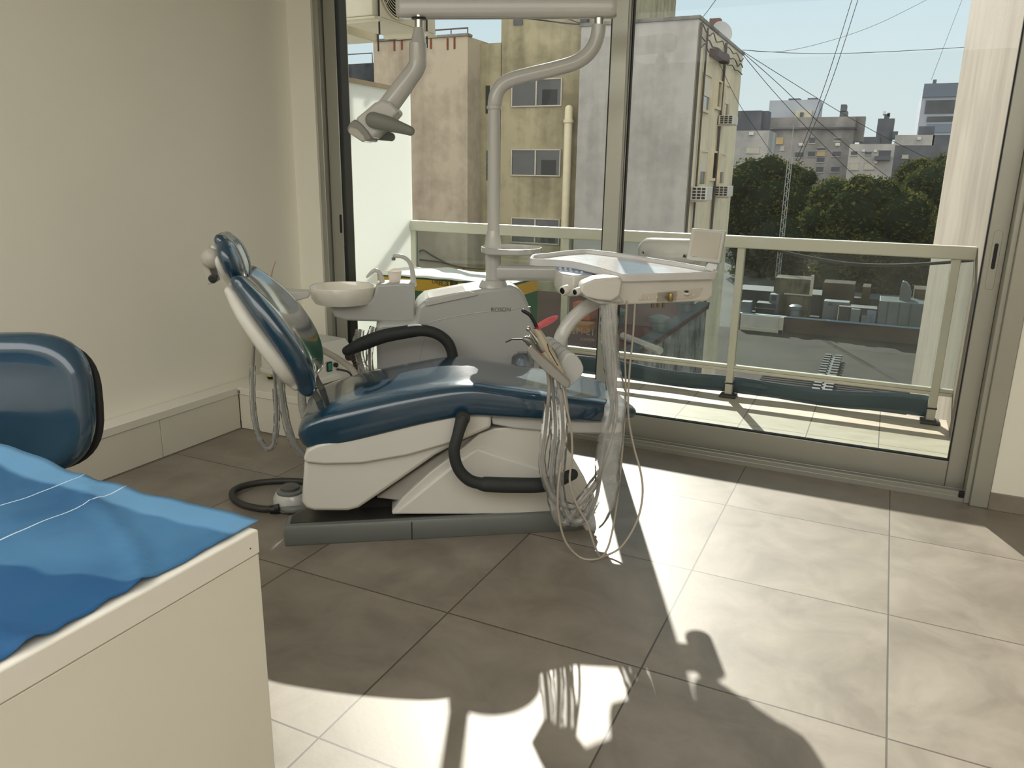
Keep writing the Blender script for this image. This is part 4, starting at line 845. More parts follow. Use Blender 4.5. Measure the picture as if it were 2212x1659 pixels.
# pole ring and base
def DP(px, py, dep): return D(px, py, dep)
PD = 3.28
base_q = D(1066, 613, PD)
m = MB(); m.lathe([(.062, -.012), (.058, 0), (.05, .016), (.036, .02), (0, .02)], base_q, n=36); m.build('pole_flange', M_white, du)
# white water bottle at the side of the pillar
wb = MB(); q = KQ(1129, 795, .585); wb.lathe([(0, -.055), (.046, -.055), (.05, -.05), (.047, .045), (.04, .055), (.022, .058), (.022, .07), (0, .07)], q, n=24)
wbo = wb.build('water_bottle', glass('clear_bottle', (.93, .95, .96), .04, (.85, .88, .92), 1.35)); tag(wbo, 'clear plastic bottle with blue tubes at the end of the dental unit pillar', 'bottle')
m = MB(); m.tube([q+KZ*.055, q+KU*.02-KZ*.05], .0028, n=6); m.tube([q+KZ*.055, q-KU*.03-KZ*.01], .0028, n=6); m.build('blue_tube', mat('blue_tube', (90, 130, 196), .4), wbo)
m = MB(); m.lathe([(.0495, 0), (.0495, .004)], q-KZ*.0, n=24); m.build('level_ring', M_white, wbo)
# ------------------------------------------------------------------ treatment lamp on its pole
lp = thing('treatment_lamp', 'white treatment lamp hanging from a bent pole and a long overhead bar', 'lamp', base_q[:])
def dtube(pts, dep, rpx, name, mm, par, n=18, sub=5, rnd=False):
    m = MB(); P = [D(x, y, dep) for x, y in pts]; rr = [pxr(r, dep) for r in rpx] if isinstance(rpx, (list, tuple)) else pxr(rpx, dep)
    (m.ctube if rnd else m.tube)(P, rr, n=n, sub=sub); return m.build(name, mm, par)
dtube([(1066, 607), (1065, 547)], PD, 16.5, 'pole_sleeve', M_white, lp, n=28, sub=1)
dtube([(1064.5, 548), (1064.5, 538), (1065.5, 505), (1066, 498)], PD, [19.5, 19.5, 14.5, 13], 'pole_collar', M_white, lp, n=28, sub=1)
pole = [(1066, 500), (1066.5, 400), (1067, 300), (1067.5, 240), (1069, 222), (1074, 200), (1086, 183), (1108, 171), (1150, 160), (1200, 148), (1240, 136), (1265, 121), (1282, 100), (1291, 76), (1294, 54)]
dtube(pole, PD, [12.8]*4+[14.5]*11, 'pole', M_white, lp, n=24, sub=5)
dtube([(1067.4, 236), (1067.5, 229)], PD, 15.5, 'pole_ring', M_white, lp, n=24, sub=1)
dtube([(1294, 58), (1294.3, 36)], PD, 9.5, 'bar_pivot', M_steel, lp, sub=1)
rc = D(1105, 543, PD); rr_ = pxr(65, PD)
m = MB(); m.lathe([(0, -.006), (rr_-.004, -.006), (rr_, -.002), (rr_, .018), (rr_-.006, .019), (rr_-.007, .0), (0, -.001)], rc, n=56); m.build('ring_tray', M_white, lp)
b0, b1 = D(859, 17, 3.39), D(1333, 14, 3.27); ax = (b1-b0).normalized(); sd = ax.cross(KZ).normalized(); upv = sd.cross(ax)
m = MB(); sec = rrect(.075, pxr(41, 3.33), .02, 5)
m.rings([[b0+ax*t+(sd*a+upv*b)*s for a, b in sec] for t, s in ((0, .8), (.012, .97), (.03, 1), ((b1-b0).length-.03, 1), ((b1-b0).length-.012, .97), ((b1-b0).length, .8))]); m.build('overhead_bar', M_white, lp)
LD = 3.36
dtube([(905, 30), (905, 66)], LD, 8.5, 'lamp_pivot', M_steel, lp, sub=1)
m = MB(); m.lathe([(.028, 0), (.03, .004), (.03, .006)], D(905, 42, LD), n=24); m.build('pivot_collar', M_black, lp)
dtube([(905, 60), (904, 90), (903, 94), (902.5, 122)], LD, [10, 14.5, 17.8, 17.8], 'lamp_neck', M_white, lp, sub=1)
dtube([(902.5, 121), (902, 137), (896, 152), (884, 168)], LD, [17.8, 17.8, 18, 18.5], 'lamp_elbow', M_white, lp)
dtube([(885, 167), (868, 190), (830, 242)], LD, [18.5, 20, 21], 'lamp_arm', M_white, lp, sub=1)
hd = lambda pts, dep: [D(x, y, dep) for x, y in pts]
ld0 = LD-.075
m = MB(); m.prism(hd([(766, 257), (787, 240), (808, 222), (824, 215), (842, 219), (862, 240), (838, 268), (815, 290), (803, 300)], ld0), FW*.15); m.build('lamp_head', M_white, lp, bev=.012, seg=3)
m = MB(); m.prism(hd([(766, 257), (755, 266), (749, 278), (753, 286), (787, 304), (800, 304), (804, 298), (795, 283), (780, 266)], ld0-.004), FW*.158); m.build('lamp_bezel', mat('lamp_grey', (132, 132, 124), .4), lp, bev=.006)
m = MB(); m.prism(hd([(757, 273), (751, 281), (754, 288), (783, 307), (791, 303), (786, 292), (772, 278)], ld0-.008), FW*.166); m.build('lamp_lens', mat('lamp_lens', (170, 168, 158), .15, coat=.6), lp, bev=.004)
def handle(pts, dep):
    m = MB(); m.ctube([D(x, y, dep) for x, y, _ in pts], [pxr(r, dep) for _, _, r in pts], n=18, sub=4, rnd=5, up=(0, 0, 1), flat=.55); return m.build('lamp_handle', mat('lamp_handle_grey', (118, 120, 112), .5), lp)
handle([(806, 259, 16), (840, 268, 15), (872, 278, 11), (886, 283, 9.5)], ld0-.02)
handle([(806, 285, 14), (825, 290, 12.5), (845, 296, 8.5)], LD+.10)
# ------------------------------------------------------------------ delivery tray on its arm
TA, TB, TC = D(1345, 592, 2.66), D(1546, 586, 2.78), D(1279, 541, 3.06)
tn = (TB-TA).cross(TC-TA).normalized()
if tn.z < 0: tn = -tn
def TT(px, py, off=0): return PP(px, py, TA+tn*off, tn)
dt = thing('delivery_tray', 'white instrument tray with rounded rim and small screen on a jointed arm', 'instrument tray', (TA*.5+TB*.25+TC*.25)[:])
rim = [(1147, 556), (1153, 550.5), (1180, 548), (1218, 543), (1256, 540), (1279, 540.5), (1351, 549), (1408, 558), (1484, 570), (1531, 579), (1545, 583), (1543, 588), (1500, 589.5), (1420, 591.5), (1352, 593), (1338, 591), (1294, 578), (1237, 565.5), (1199, 562), (1153, 560)]
cl = rim+[rim[0], rim[1]]
m = MB(); P = cr([TT(*a) for a in cl], 4)[:-4]; 
cen = sum(P, Vector())/len(P)
R = []
for p in P[:-1]:
    i = P.index(p); t = (P[(i+1) % (len(P)-1)]-P[i-1 if i else len(P)-2]).normalized(); o_ = t.cross(tn).normalized()
    if o_.dot(p-cen) < 0: o_ = -o_
    R.append([p+o_*a+tn*b for a, b in ((0, .002), (.004, -.002), (.004, -.022), (0, -.026), (-.010, -.026), (-.010, -.012), (-.008, -.001), (-.004, .002))])
m.rings(R, loop=True); m.build('rim', mat('tray_rim', (206, 206, 206), .25, coat=.5), dt)
m = MB(); m.prism([p-tn*.012 for p in P[:-1]], -tn*.008); m.build('tray_floor', mat('tray_floor', (190, 190, 192), .16, coat=.3, bump=.06, bscale=40), dt, smooth=30)
bod = [(1262, 571), (1300, 580), (1346, 595), (1543, 589.5), (1545, 585), (1520, 578), (1420, 562), (1330, 551), (1262, 553)]
top = [TT(*a, -.024) for a in bod]; cb = sum(top, Vector())/len(top)
m = MB(); m.rings([[cb+(p-cb)*s-tn*d for p in top] for d, s in ((0, .985), (.03, .985), (.06, .97), (.085, .93))]); m.build('tray_body', M_white2, dt, bev=.008, seg=3)
nf = (TB-TA).cross(tn).normalized()
if nf.dot(EYE-TA) < 0: nf = -nf
def FP(px, py, off=.0): return PP(px, py, TA-nf*.004+nf*off, nf)
et = (TB-TA).normalized()
m = MB(); m.prism([FP(*a, .003) for a in ((1300, 652), (1292, 618), (1350, 604), (1536, 596), (1542, 600), (1540, 640), (1526, 651), (1310, 661))], -nf*.03); m.build('front_panel', M_white2, dt, bev=.007, seg=3)
m = MB(); m.prism([FP(*a, .005) for a in ((1378, 650), (1386, 634), (1520, 622), (1510, 640), (1495, 646))], -nf*.01); m.build('front_recess', mat('recess_grey', (196, 190, 178), .45), dt, bev=.002)
for (x, y) in ((1384, 644), (1400.5, 643), (1417, 641.5), (1466, 637.5), (1497, 636)):
    m = MB(); m.lathe([(.0045, 0), (.0052, .001), (.0052, .002), (.0042, .002), (.004, .001), (0, .001)], FP(x, y, .006), nf, 18); m.build('button_ring', M_white2, dt)
m = MB(); m.prism([FP(*a, .008) for a in ((1420, 652), (1421, 632), (1462, 629), (1461, 649))], -nf*.005); m.build('valve_plate', mat('valve_plate', (180, 176, 166), .3, .5), dt, bev=.001)
m = MB(); q = FP(1449, 641, .022); m.lathe([(0, -.016), (.0085, -.016), (.0092, -.008), (.0088, .006), (.006, .012), (0, .013)], q, tn, 14); m.tube([FP(1437, 643, .018), FP(1446, 643, .018)], .003, n=8); m.build('valve_knob', M_brass, dt)
m = MB(); m.ell(FP(1483, 634, .006), (.013, .013, .008), n=18, m=10); m.build('side_knob', M_white2, dt); m = MB(); m.ell(FP(1483, 630, .009), (.008, .008, .004)); m.build('side_knob_cap', M_black, dt)
for x in (1409, 1421, 1433): m = MB(); m.tube([FP(x, 652, -.03), FP(x, 664, -.03)], .0045, n=10); m.build('hose_fitting', M_brass, dt)
# control pod
pod = [(1199, 581), (1202, 577.5), (1212, 576), (1235, 576.5), (1262, 580), (1292, 587), (1275, 594), (1240, 597), (1215, 593), (1203, 587)]
pt = [TT(*a, -.03) for a in pod]; pc = sum(pt, Vector())/len(pt)
m = MB(); m.rings([[pc+(p-pc)*s-tn*d for p in pt] for d, s in ((0, 1), (.03, 1.0), (.06, .97), (.078, .84))]); m.build('control_pod', M_white2, dt, bev=.004, seg=2)
m = MB(); m.prism([pc+(p-pc)*.95+tn*.0008 for p in pt], tn*.001); kp = m.build('keypad', mat('keypad_blue', (168, 188, 214), .2, coat=.5), dt)
for i in range(10):
    a, b = i % 5, i//5; q = pc + (TT(1285, 587, -.03)-TT(1205, 580, -.03)).normalized()*((a-2)*.019) + (TT(1240, 597, -.03)-TT(1235, 576.5, -.03)).normalized()*((b-.5)*.04)
    m = MB(); m.lathe([(0, 0), (.006, 0), (.0055, .003), (.003, .0045), (0, .005)], q+tn*.0015, tn, 14); m.build('key', mat('key_white', (206, 214, 226), .15, coat=.6), kp)
for (x, y, r) in ((1216, 628, .013), (1243, 631, .011)):
    q = D(x, y, 2.595); ax_ = (Vector((-.35, -.9, -.12))).normalized()
    m = MB(); m.lathe([(r*1.25, -.022), (r*1.2, 0), (r, .003), (r*.82, .003), (r*.8, -.002), (0, -.002)], q, ax_, 24); so = m.build('socket', M_white2, dt)
    m = MB(); m.lathe([(r*.8, 0), (r*.8, .004), (r*.62, .005), (r*.6, .001), (r*.3, .001), (r*.28, .004), (0, .004)], q, ax_, 20); m.build('socket_insert', M_black, so)
m = MB(); m.prism([D(*a) for a in ((1252, 630, 2.58), (1256, 614, 2.58), (1285, 602, 2.60), (1338, 598, 2.63), (1345, 606, 2.64), (1340, 640, 2.63), (1322, 652, 2.61), (1290, 648, 2.59), (1266, 642, 2.58))], FW*.10); m.build('grip_hood', M_white2, dt, bev=.012, seg=3)
m = MB(); m.prism([D(*a) for a in ((1255, 640, 2.6), (1290, 655, 2.6), (1305, 660, 2.62), (1350, 655, 2.66), (1340, 640, 2.66), (1300, 628, 2.62))], FW*.2); m.build('under_cover', M_white, dt, bev=.01)
# screen
s0 = [D(1494, 493, 2.84), D(1567, 499, 2.79), D(1555, 570, 2.79), D(1482, 560, 2.84)]
sn = (s0[1]-s0[0]).cross(s0[2]-s0[0]).normalized()
if sn.dot(EYE-s0[0]) < 0: sn = -sn
m = MB(); m.prism(s0, -sn*.030); sco = m.build('screen_housing', M_white, dt, bev=.005, seg=3)
cs = sum(s0, Vector())/4
m = MB(); m.prism([cs+(p-cs)*.8+sn*.0005+(s0[0]-s0[3]).normalized()*.003 for p in s0], sn*.0015); m.build('display', mat('display_grey', (180, 175, 162), .25, coat=.3), sco)
inkd = mat('screen_print', (120, 116, 108), .5); ud = (s0[1]-s0[0]).normalized(); vd = (s0[0]-s0[3]).normalized()
m = MB()
for k in range(3): q = s0[3]+ud*(.02+.035*k)+vd*.012+sn*.0006; m.prism([q, q+ud*.018, q+ud*.018+vd*.002, q+vd*.002], sn*.0004)
m.build('screen_marks', inkd, sco)
m = MB(); m.prism([D(1530, 566, 2.82), D(1552, 568, 2.81), D(1546, 590, 2.80), D(1520, 582, 2.82)], -sn*.022); m.build('screen_neck', M_white, dt, bev=.003)
# arm from the pole
ar = thing('tray_arm', 'white jointed support arm running from the pole behind the instrument tray', 'support arm', D(1066, 588, PD)[:])
a0, a1 = D(1072, 588, PD), D(1405, 592, 3.25); ax = (a1-a0).normalized(); sd = ax.cross(KZ).normalized()
sec = rrect(.058, pxr(35, PD), .022, 5); L_ = (a1-a0).length
m = MB(); m.rings([[a0+ax*t+sd*a+KZ*b for a, b in sec] for t in (0, L_)]); m.build('lower_arm', M_white, ar, bev=.004)
m = MB(); m.lathe([(.036, -.045), (.038, -.04), (.038, .06), (.03, .066), (0, .066)], a1-KZ*.02, n=28); m.build('elbow', M_white, ar)
e0, e1 = D(1404, 541, 3.22), D(1510, 546, 3.02)
m = MB(); ax2 = (e1-e0).normalized(); sd2 = ax2.cross(KZ).normalized(); up2 = sd2.cross(ax2); L2 = (e1-e0).length
m.rings([[e0+ax2*t+(sd2*a+up2*b)*s-up2*dz for a, b in rrect(.085, .105, .036, 6)] for t, s, dz in ((-.045, .55, .012), (-.035, .8, .006), (-.01, .97, 0), (.02, 1, 0), (L2-.03, 1, 0), (L2, .8, 0))]); m.build('spring_housing', M_white, ar)
m = MB(); e2 = (TT(1440, 575, -.06)); m.tube([e1-ax2*.02, (e1+e2)*.5+KZ*.01, e2], [.034, .032, .03], n=18, sub=4); m.build('upper_arm', M_white, ar)
for i, (x, y) in enumerate(((1383, 545), (1471, 553))):
    q = D(x, y, 3.2 if i == 0 else 3.05)-FW*.06; m = MB(); m.prism([q, q+CR*.008, q+CR*.004+CU*.01], FW*.03); m.build('warning_mark', M_black, ar)
# ------------------------------------------------------------------ instrument holder below the tray
ih = thing('instrument_holder', 'white slotted instrument holder on a curved arm under the tray', 'instrument holder', D(1232, 800, 2.45)[:])
plate = [(1203, 802), (1210, 790), (1217, 777), (1224, 767), (1232, 763), (1241, 764), (1248, 770), (1256, 781), (1261, 793), (1261, 802), (1257, 811), (1248, 822), (1238, 831), (1229, 838), (1222, 834)]
n0 = D(1232, 763, 2.45); f0 = D(1182, 726, 2.60); hv_ = f0-n0
P = hd(plate, 2.45)
m = MB(); m.rings([P, [p+hv_ for p in P]]); m.build('holder_body', M_unit, ih, bev=.004, seg=3)
for k in range(1, 5):
    c_ = n0.lerp(f0, k/5); cc = sum(P, Vector())/len(P)
    m = MB(); m.rings([[cc+(p-cc)*1.012+hv_*(k/5+s) for p in P[2:9]] for s in (-.006, .006)], closed=False, cap=False); m.build('slot_line', M_grey, ih)
m = MB(); m.prism(hd([(1137, 754), (1146, 747), (1162, 762), (1197, 794), (1231, 826), (1230, 839), (1218, 837), (1176, 802), (1148, 774)], 2.385), FW*.03+CR*.004); m.build('cradle', mat('cradle_grey', (140, 138, 132), .4), ih, bev=.004)
def flatbar(pts, w, t, name, mm, par, sub=6):
    P = cr([D(*p) for p in pts], sub); R = []
    for i, p in enumerate(P):
        tg = (P[min(i+1, len(P)-1)]-P[max(i-1, 0)]).normalized(); a = tg.cross(FW).normalized(); R.append([p+a*x+FW*y for x, y in rrect(w, t, min(w, t)*.3, 3)])
    m = MB(); m.rings(R); return m.build(name, mm, par)
flatbar([(1300, 645, 2.72), (1280, 656, 2.72), (1255, 672, 2.70), (1230, 697, 2.68), (1212, 728, 2.66), (1204, 765, 2.62)], .046, .05, 'curved_arm', M_white, ih)
# instruments
ID = 2.43
def itube(pts, name, mm, par, n=14, sub=4, rnd=True):
    m = MB(); (m.ctube if rnd else m.tube)([D(p[0], p[1], p[3] if len(p) > 3 else ID) for p in pts], [pxr(p[2], ID) for p in pts], n=n, sub=sub); return m.build(name, mm, par)
def hose(par, pts, r, sleeve=None, mm=None, nm='hose'):
    m = MB(); m.tube([D(*p) if p[2] else PZ(p[0], p[1], .005) for p in pts], r, n=10, sub=8); m.build(nm, mm or M_hose, par)
    if sleeve:
        s = MB(); rad = [q for q in sleeve[1]]; s.tube([D(*pts[i]) for i in sleeve[0]], rad, n=12, sub=12, cap=False, wob=.16, flat=.75); s.build('plastic_sleeve', M_film, par)
M_cream = mat('cream_plastic', (170, 161, 140), .35, var=.02)
t = thing('air_syringe', 'grey air and water syringe with a thin bent black nozzle', 'syringe', D(1150, 745, ID)[:])
itube([(1135, 733, 7), (1142, 736, 9.5), (1150, 746, 8.5), (1160, 760, 7.5), (1185, 795, 8)], 'body', mat('syringe_grey', (112, 112, 106), .3, .4), t)
itube([(1133, 732.5, 1.8), (1108, 733, 1.6), (1103, 734.5, 1.6), (1093, 739, 1.5)], 'nozzle', M_black, t, sub=2)
itube([(1138, 728, 3.2), (1141, 731, 3.4)], 'button', M_steel, t, sub=1); itube([(1144, 727, 3.2), (1146, 730, 3.4)], 'button', M_steel, t, sub=1)
hose(t, [(1182, 795, ID), (1186, 830, ID), (1184, 870, ID), (1178, 930, 2.46), (1171, 985, 2.46), (1173, 1020, 2.46), (1184, 1055, 2.46), (1205, 1085, 2.46), (1240, 1095, 2.46), (1268, 1070, 2.47), (1292, 1035, 2.5), (1305, 960, 2.52), (1322, 880, 2.54), (1330, 800, 2.58), (1322, 730, 2.6), (1316, 655, 2.64)], .0062, ([2, 3, 4, 5, 6, 7, 8], [.012, .016, .012, .014, .013, .016, .014]))
t = thing('handpiece', 'slim silver handpiece with a red ring and a small round head', 'handpiece', D(1165, 745, ID)[:])
itube([(1141, 710, 5.5), (1141.5, 711, 5.5)], 'head', M_steel, t, sub=1)
itube([(1143, 713, 3.2), (1152, 724, 4), (1160, 735, 5.2), (1164, 741, 5)], 'neck', M_steel, t)
itube([(1163, 740, 6.5), (1170, 752, 8.4), (1174, 758, 8.6)], 'collar', mat('handpiece_grey', (128, 128, 122), .3, .5), t, rnd=False)
itube([(1173.5, 757, 8.9), (1174.5, 759, 8.9)], 'red_ring', mat('red_ring', (176, 34, 36), .4), t, sub=1, rnd=False)
itube([(1174, 759, 8.3), (1184, 775, 9), (1195, 793, 8.5), (1203, 806, 7)], 'body', M_cream, t)
hose(t, [(1203, 806, ID), (1208, 840, ID), (1214, 880, ID), (1216, 940, 2.45), (1210, 1000, 2.46), (1208, 1040, 2.46), (1216, 1090, 2.46), (1235, 1125, 2.46), (1262, 1120, 2.47), (1287, 1080, 2.5), (1300, 1010, 2.52), (1320, 950, 2.54), (1332, 880, 2.56), (1324, 800, 2.58), (1326, 730, 2.62), (1330, 655, 2.64)], .0062, ([1, 2, 3, 4, 5, 6, 7, 8, 9], [.012, .017, .016, .02, .016, .018, .02, .022, .02]))
t = thing('curing_light', 'cream curing light with a black bent tip and a red eye shield', 'curing light', D(1180, 750, ID)[:])
itube([(1160, 712, 7), (1167, 725, 8.5), (1176, 742, 10.5), (1185, 760, 10), (1198, 782, 9.5), (1211, 805, 9)], 'body', M_cream, t)
itube([(1161, 711, 4.2), (1156, 699, 4.2), (1149, 686, 4.2), (1143, 679, 4.2), (1130, 671, 4.2)], 'light_guide', M_black, t, sub=3)
c = D(1180, 696, ID); e1_ = (D(1208, 682, ID)-D(1152, 710, ID)).normalized(); e2_ = (FW*.9+CU*.22).normalized(); e2_ = (e2_-e1_*e2_.dot(e1_)).normalized(); e3_ = e1_.cross(e2_)
sh = bpy.data.materials.new('red_shield'); sh.use_nodes = True; b = sh.node_tree.nodes['Principled BSDF']; b.inputs['Base Color'].default_value = rgba(lin((214, 62, 78))); b.inputs['Transmission Weight'].default_value = .6; b.inputs['Roughness'].default_value = .1; b.inputs['Alpha'].default_value = .62
m = MB(); m.ell(c, (.043, .030, .0016), Matrix((e1_, e2_, e3_)).transposed(), n=32, m=8); m.build('eye_shield', sh, t)
m = MB(); m.lathe([(.008, -.004), (.009, 0), (.008, .005)], D(1159, 709, ID), e3_, 18); m.build('shield_ring', mat('red_ring2', (150, 20, 26), .3), t)
m = MB(); m.tube([D(1182, 742, ID-.012), D(1186, 757, ID-.014), D(1205, 790, ID-.012)], .0016, n=6); m.build('trim_line', M_black, t)
hose(t, [(1211, 806, ID), (1217, 840, ID-.01), (1224, 880, ID-.01), (1234, 930, ID), (1236, 985, ID), (1231, 1040, ID), (1246, 1090, ID), (1268, 1130, ID), (1285, 1180, 2.42), (1298, 1203, 0), (1312, 1185, 2.44), (1322, 1150, 2.46), (1332, 1090, 2.48), (1342, 1000, 2.52), (1348, 920, 2.56), (1352, 850, 2.6), (1350, 760, 2.64), (1354, 650, 2.68)], .0037, None, M_cord, 'cord')
t = thing('handpiece', 'spare handpiece coupling resting unseen behind the cream curing light', 'handpiece', D(1215, 800, ID+.05)[:])
itube([(1190, 755, 6, ID+.06), (1206, 785, 7.5, ID+.05), (1216, 803, 6.5, ID+.04)], 'coupling', M_grey, t)
t['label'] = 'dark grey hose coupling in the last slot of the instrument holder'; t['category'] = 'coupling'; t.name = 'hose_coupling'
hose(t, [(1216, 803, ID+.04), (1222, 850, ID+.02), (1226, 900, ID+.02), (1215, 980, ID+.02), (1205, 1060, ID+.0), (1208, 1120, ID), (1222, 1170, ID-.0), (1250, 1202, 0), (1280, 1209, 0), (1310, 1200, 0), (1345, 1178, 2.45), (1376, 1125, 2.47), (1388, 1070, 2.50), (1384, 1020, 2.52), (1368, 960, 2.55), (1357, 890, 2.58), (1360, 800, 2.62), (1367, 730, 2.66), (1372, 650, 2.70)], .0037, None, M_cord, 'cord')
hose(t, [(1192, 812, ID+.03), (1196, 860, ID+.03), (1200, 930, ID+.04), (1193, 1000, ID+.04), (1190, 1050, ID+.04), (1202, 1110, ID+.03), (1222, 1128, ID+.03), (1250, 1090, 2.48), (1272, 1060, 2.5), (1300, 1020, 2.54), (1318, 980, 2.56), (1325, 900, 2.58), (1312, 800, 2.6), (1306, 655, 2.66)], .006, ([1, 2, 3, 4, 5, 6, 7, 8, 9], [.010, .016, .014, .018, .02, .022, .024, .022, .02]), None, 'thick_hose')
s = MB(); s.tube([D(1316, 655, 2.62), D(1316, 720, 2.6), D(1322, 790, 2.58), D(1330, 860, 2.55), D(1322, 930, 2.53), D(1312, 1000, 2.5), D(1310, 1060, 2.48), D(1285, 1120, 2.46), D(1262, 1138, 2.46)], [.03, .034, .03, .036, .042, .046, .044, .036, .02], n=16, sub=12, cap=False, wob=.14, flat=.5); o = s.build('plastic_sleeve', M_film)
tag(o, 'wide clear plastic sleeve hanging from the tray around the hoses', 'plastic sleeve')
# ------------------------------------------------------------------ assistant holder behind the backrest
ah = thing('assistant_holder', 'white assistant suction holder on a bent arm behind the backrest', 'suction holder', KQ(650, 700, .6)[:])
m = MB(); m.tube([KQ(776, 830, .62), KQ(768, 808, .62), KQ(752, 790, .62), KQ(725, 772, .61), KQ(690, 752, .60), KQ(655, 725, .58), KQ(625, 690, .57), KQ(618, 655, .57)], pxr(8.5, 3), n=12, sub=6, flat=.8); m.build('arm', mat('pale_arm', (196, 190, 178), .45), ah)
m = MB(); m.prism([KQ(*a, .55) for a in ((590, 628), (664, 632), (668, 637), (667, 643), (640, 650), (592, 646))], KV*.09); m.build('holder_plate', M_white2, ah, bev=.004)
st = thing('suction_tip', 'thin pinkish suction tip curving up behind the backrest', 'suction tip', KQ(585, 620, .57)[:])
m = MB(); m.tube([KQ(584, 640, .57), KQ(583, 615, .57), KQ(585, 595, .57), KQ(589, 578, .57), KQ(594, 564, .57)], [.007, .006, .005, .0045, .004], n=10, sub=5); m.build('tip', mat('pink_grey', (190, 168, 158), .4), st)
def khose(par, pts, v, r, sl=None):
    P = [KQ(x, y, v) for x, y in pts]; m = MB(); m.tube(P, r, n=10, sub=8); m.build('hose', mat('assist_hose', (140, 140, 134), .5), par)
    if sl:
        s = MB(); s.tube(P[sl[0]:sl[1]], sl[2], n=12, sub=12, cap=False, wob=.16, flat=.8); s.build('plastic_sleeve', M_film, par)
khose(st, [(584, 640), (556, 690), (549, 740), (546, 790), (545, 840), (549, 900), (560, 945), (574, 968), (588, 964), (596, 935), (598, 890), (595, 840), (592, 790), (600, 740)], .56, .0062, (3, 12, .0135))
sv = thing('suction_hose', 'sleeved suction hose sweeping down behind the seat to the floor side', 'hose', KQ(620, 850, .56)[:])
khose(sv, [(612, 700), (604, 780), (607, 840), (614, 890), (625, 935), (642, 970), (664, 992), (700, 1004)], .52, .0085, (1, 8, .018))
t = thing('spittoon_hose', 'pale tube curving down between backrest and seat', 'hose', KQ(660, 870, .4)[:])
m = MB(); m.tube([KQ(652, 835, .42), KQ(653, 870, .42), KQ(659, 900, .42), KQ(672, 928, .42), (KQ(694, 950, .42))], .0165, n=14, sub=6); m.build('tube', film('clear_tube', .7, (.72, .72, .68)), t)
m = MB(); m.tube([KQ(668, 845, .5), KQ(672, 880, .5), KQ(684, 915, .5), KQ(700, 935, .5)], .012, n=12, sub=6); m.build('inner_tube', M_white2, t)
sv2 = thing('suction_hose', 'crumpled clear sleeve and hoses bunched beside the left edge of the unit pillar', 'hose', KQ(790, 800, .6)[:])
for k, (pts, r) in enumerate((([(778, 712), (775, 740), (778, 775), (788, 808), (800, 850)], .012), ([(806, 706), (800, 735), (798, 770), (800, 805), (806, 850)], .010))):
    P = [KQ(x, y, .58+.02*k) for x, y in pts]; m = MB(); m.tube(P, r*.55, n=10, sub=5); m.build('hose', M_hose, sv2)
    m = MB(); m.tube(P, [r*1.5, r*1.9, r*1.5, r*1.9, r*1.4], n=12, sub=8, wob=.3, cap=False); m.build('plastic_sleeve', M_film, sv2)
# ------------------------------------------------------------------ stool behind the desk
SD = 1.72; STR = -20
sq = D(28, 872, SD)
stl = thing('dental_stool', 'operator stool with a rounded petrol blue backrest and black rear shell', 'stool', (sq.x, sq.y, 0))
tocam = (Vector((EYE.x-sq.x, EYE.y-sq.y, 0))).normalized(); sx_ = Vector((-tocam.y, tocam.x, 0)); sx_ = sx_ if sx_.dot(CR) > 0 else -sx_
rot = Matrix.Rotation(math.radians(STR), 3, 'Z'); nfc = rot @ tocam; sxx = rot @ sx_
upz = (KZ*.98 - nfc*.2).normalized()
def slab(c, w_, h_, prof, ex=3.0, n=44):
    m = MB(); m.rings([[c + nfc*z + sxx*(w_*s*math.copysign(abs(math.cos(a))**(2/ex), math.cos(a))) + upz*(h_*s*math.copysign(abs(math.sin(a))**(2/ex), math.sin(a))) for a in [2*math.pi*k/n for k in range(n)]] for s, z in prof]); return m
slab(sq, .178, .168, [(.5, -.02), (.9, -.018), (.98, -.006), (1, .01), (.985, .026), (.94, .04), (.85, .05), (.78, .052), (.74, .049), (.4, .052), (.05, .054)]).build('backrest', M_vinyl, stl)
slab(sq-nfc*.03+sxx*.006-upz*.012, .182, .160, [(.3, -.012), (.85, -.008), (.97, .004), (1, .014), (.97, .02)]).build('backrest_shell', M_black, stl)
st0 = Vector((sq.x, sq.y, 0)) + nfc*.06 + Vector((-.06, .02, 0)); st0.z = 0
m = MB(); m.tube([sq-nfc*.045, sq-nfc*.06-KZ*.15, Vector((sq.x, sq.y, .40))-nfc*.05, Vector((st0.x, st0.y, .40))], [.014]*4, n=10, sub=4); m.build('backrest_bar', M_steel, stl)
ZS = .44
m = MB(); m.lathe([(0, 0), (.13, 0), (.15, .012), (.155, .035), (.145, .058), (.11, .068), (0, .07)], (st0.x, st0.y, ZS-.03), n=40); m.build('seat', M_vinyl, stl)
m = MB(); m.tube([(st0.x, st0.y, .08), (st0.x, st0.y, ZS-.03)], .024, n=14); m.build('gas_column', M_steel, stl)
for k in range(5):
    a = 2*math.pi*k/5+.3; e = Vector((st0.x+.24*math.cos(a), st0.y+.24*math.sin(a), .07))
    m = MB(); m.tube([(st0.x, st0.y, .09), e], [.02, .013], n=8); lo = m.build('leg', M_steel, stl)
    m = MB(); m.lathe([(0, -.012), (.022, -.011), (.024, 0), (.022, .011), (0, .012)], (e.x, e.y, .025), (math.sin(a), -math.cos(a), 0), 16); m.tube([e, (e.x, e.y, .03)], .006, n=6); m.build('caster', M_black, lo)
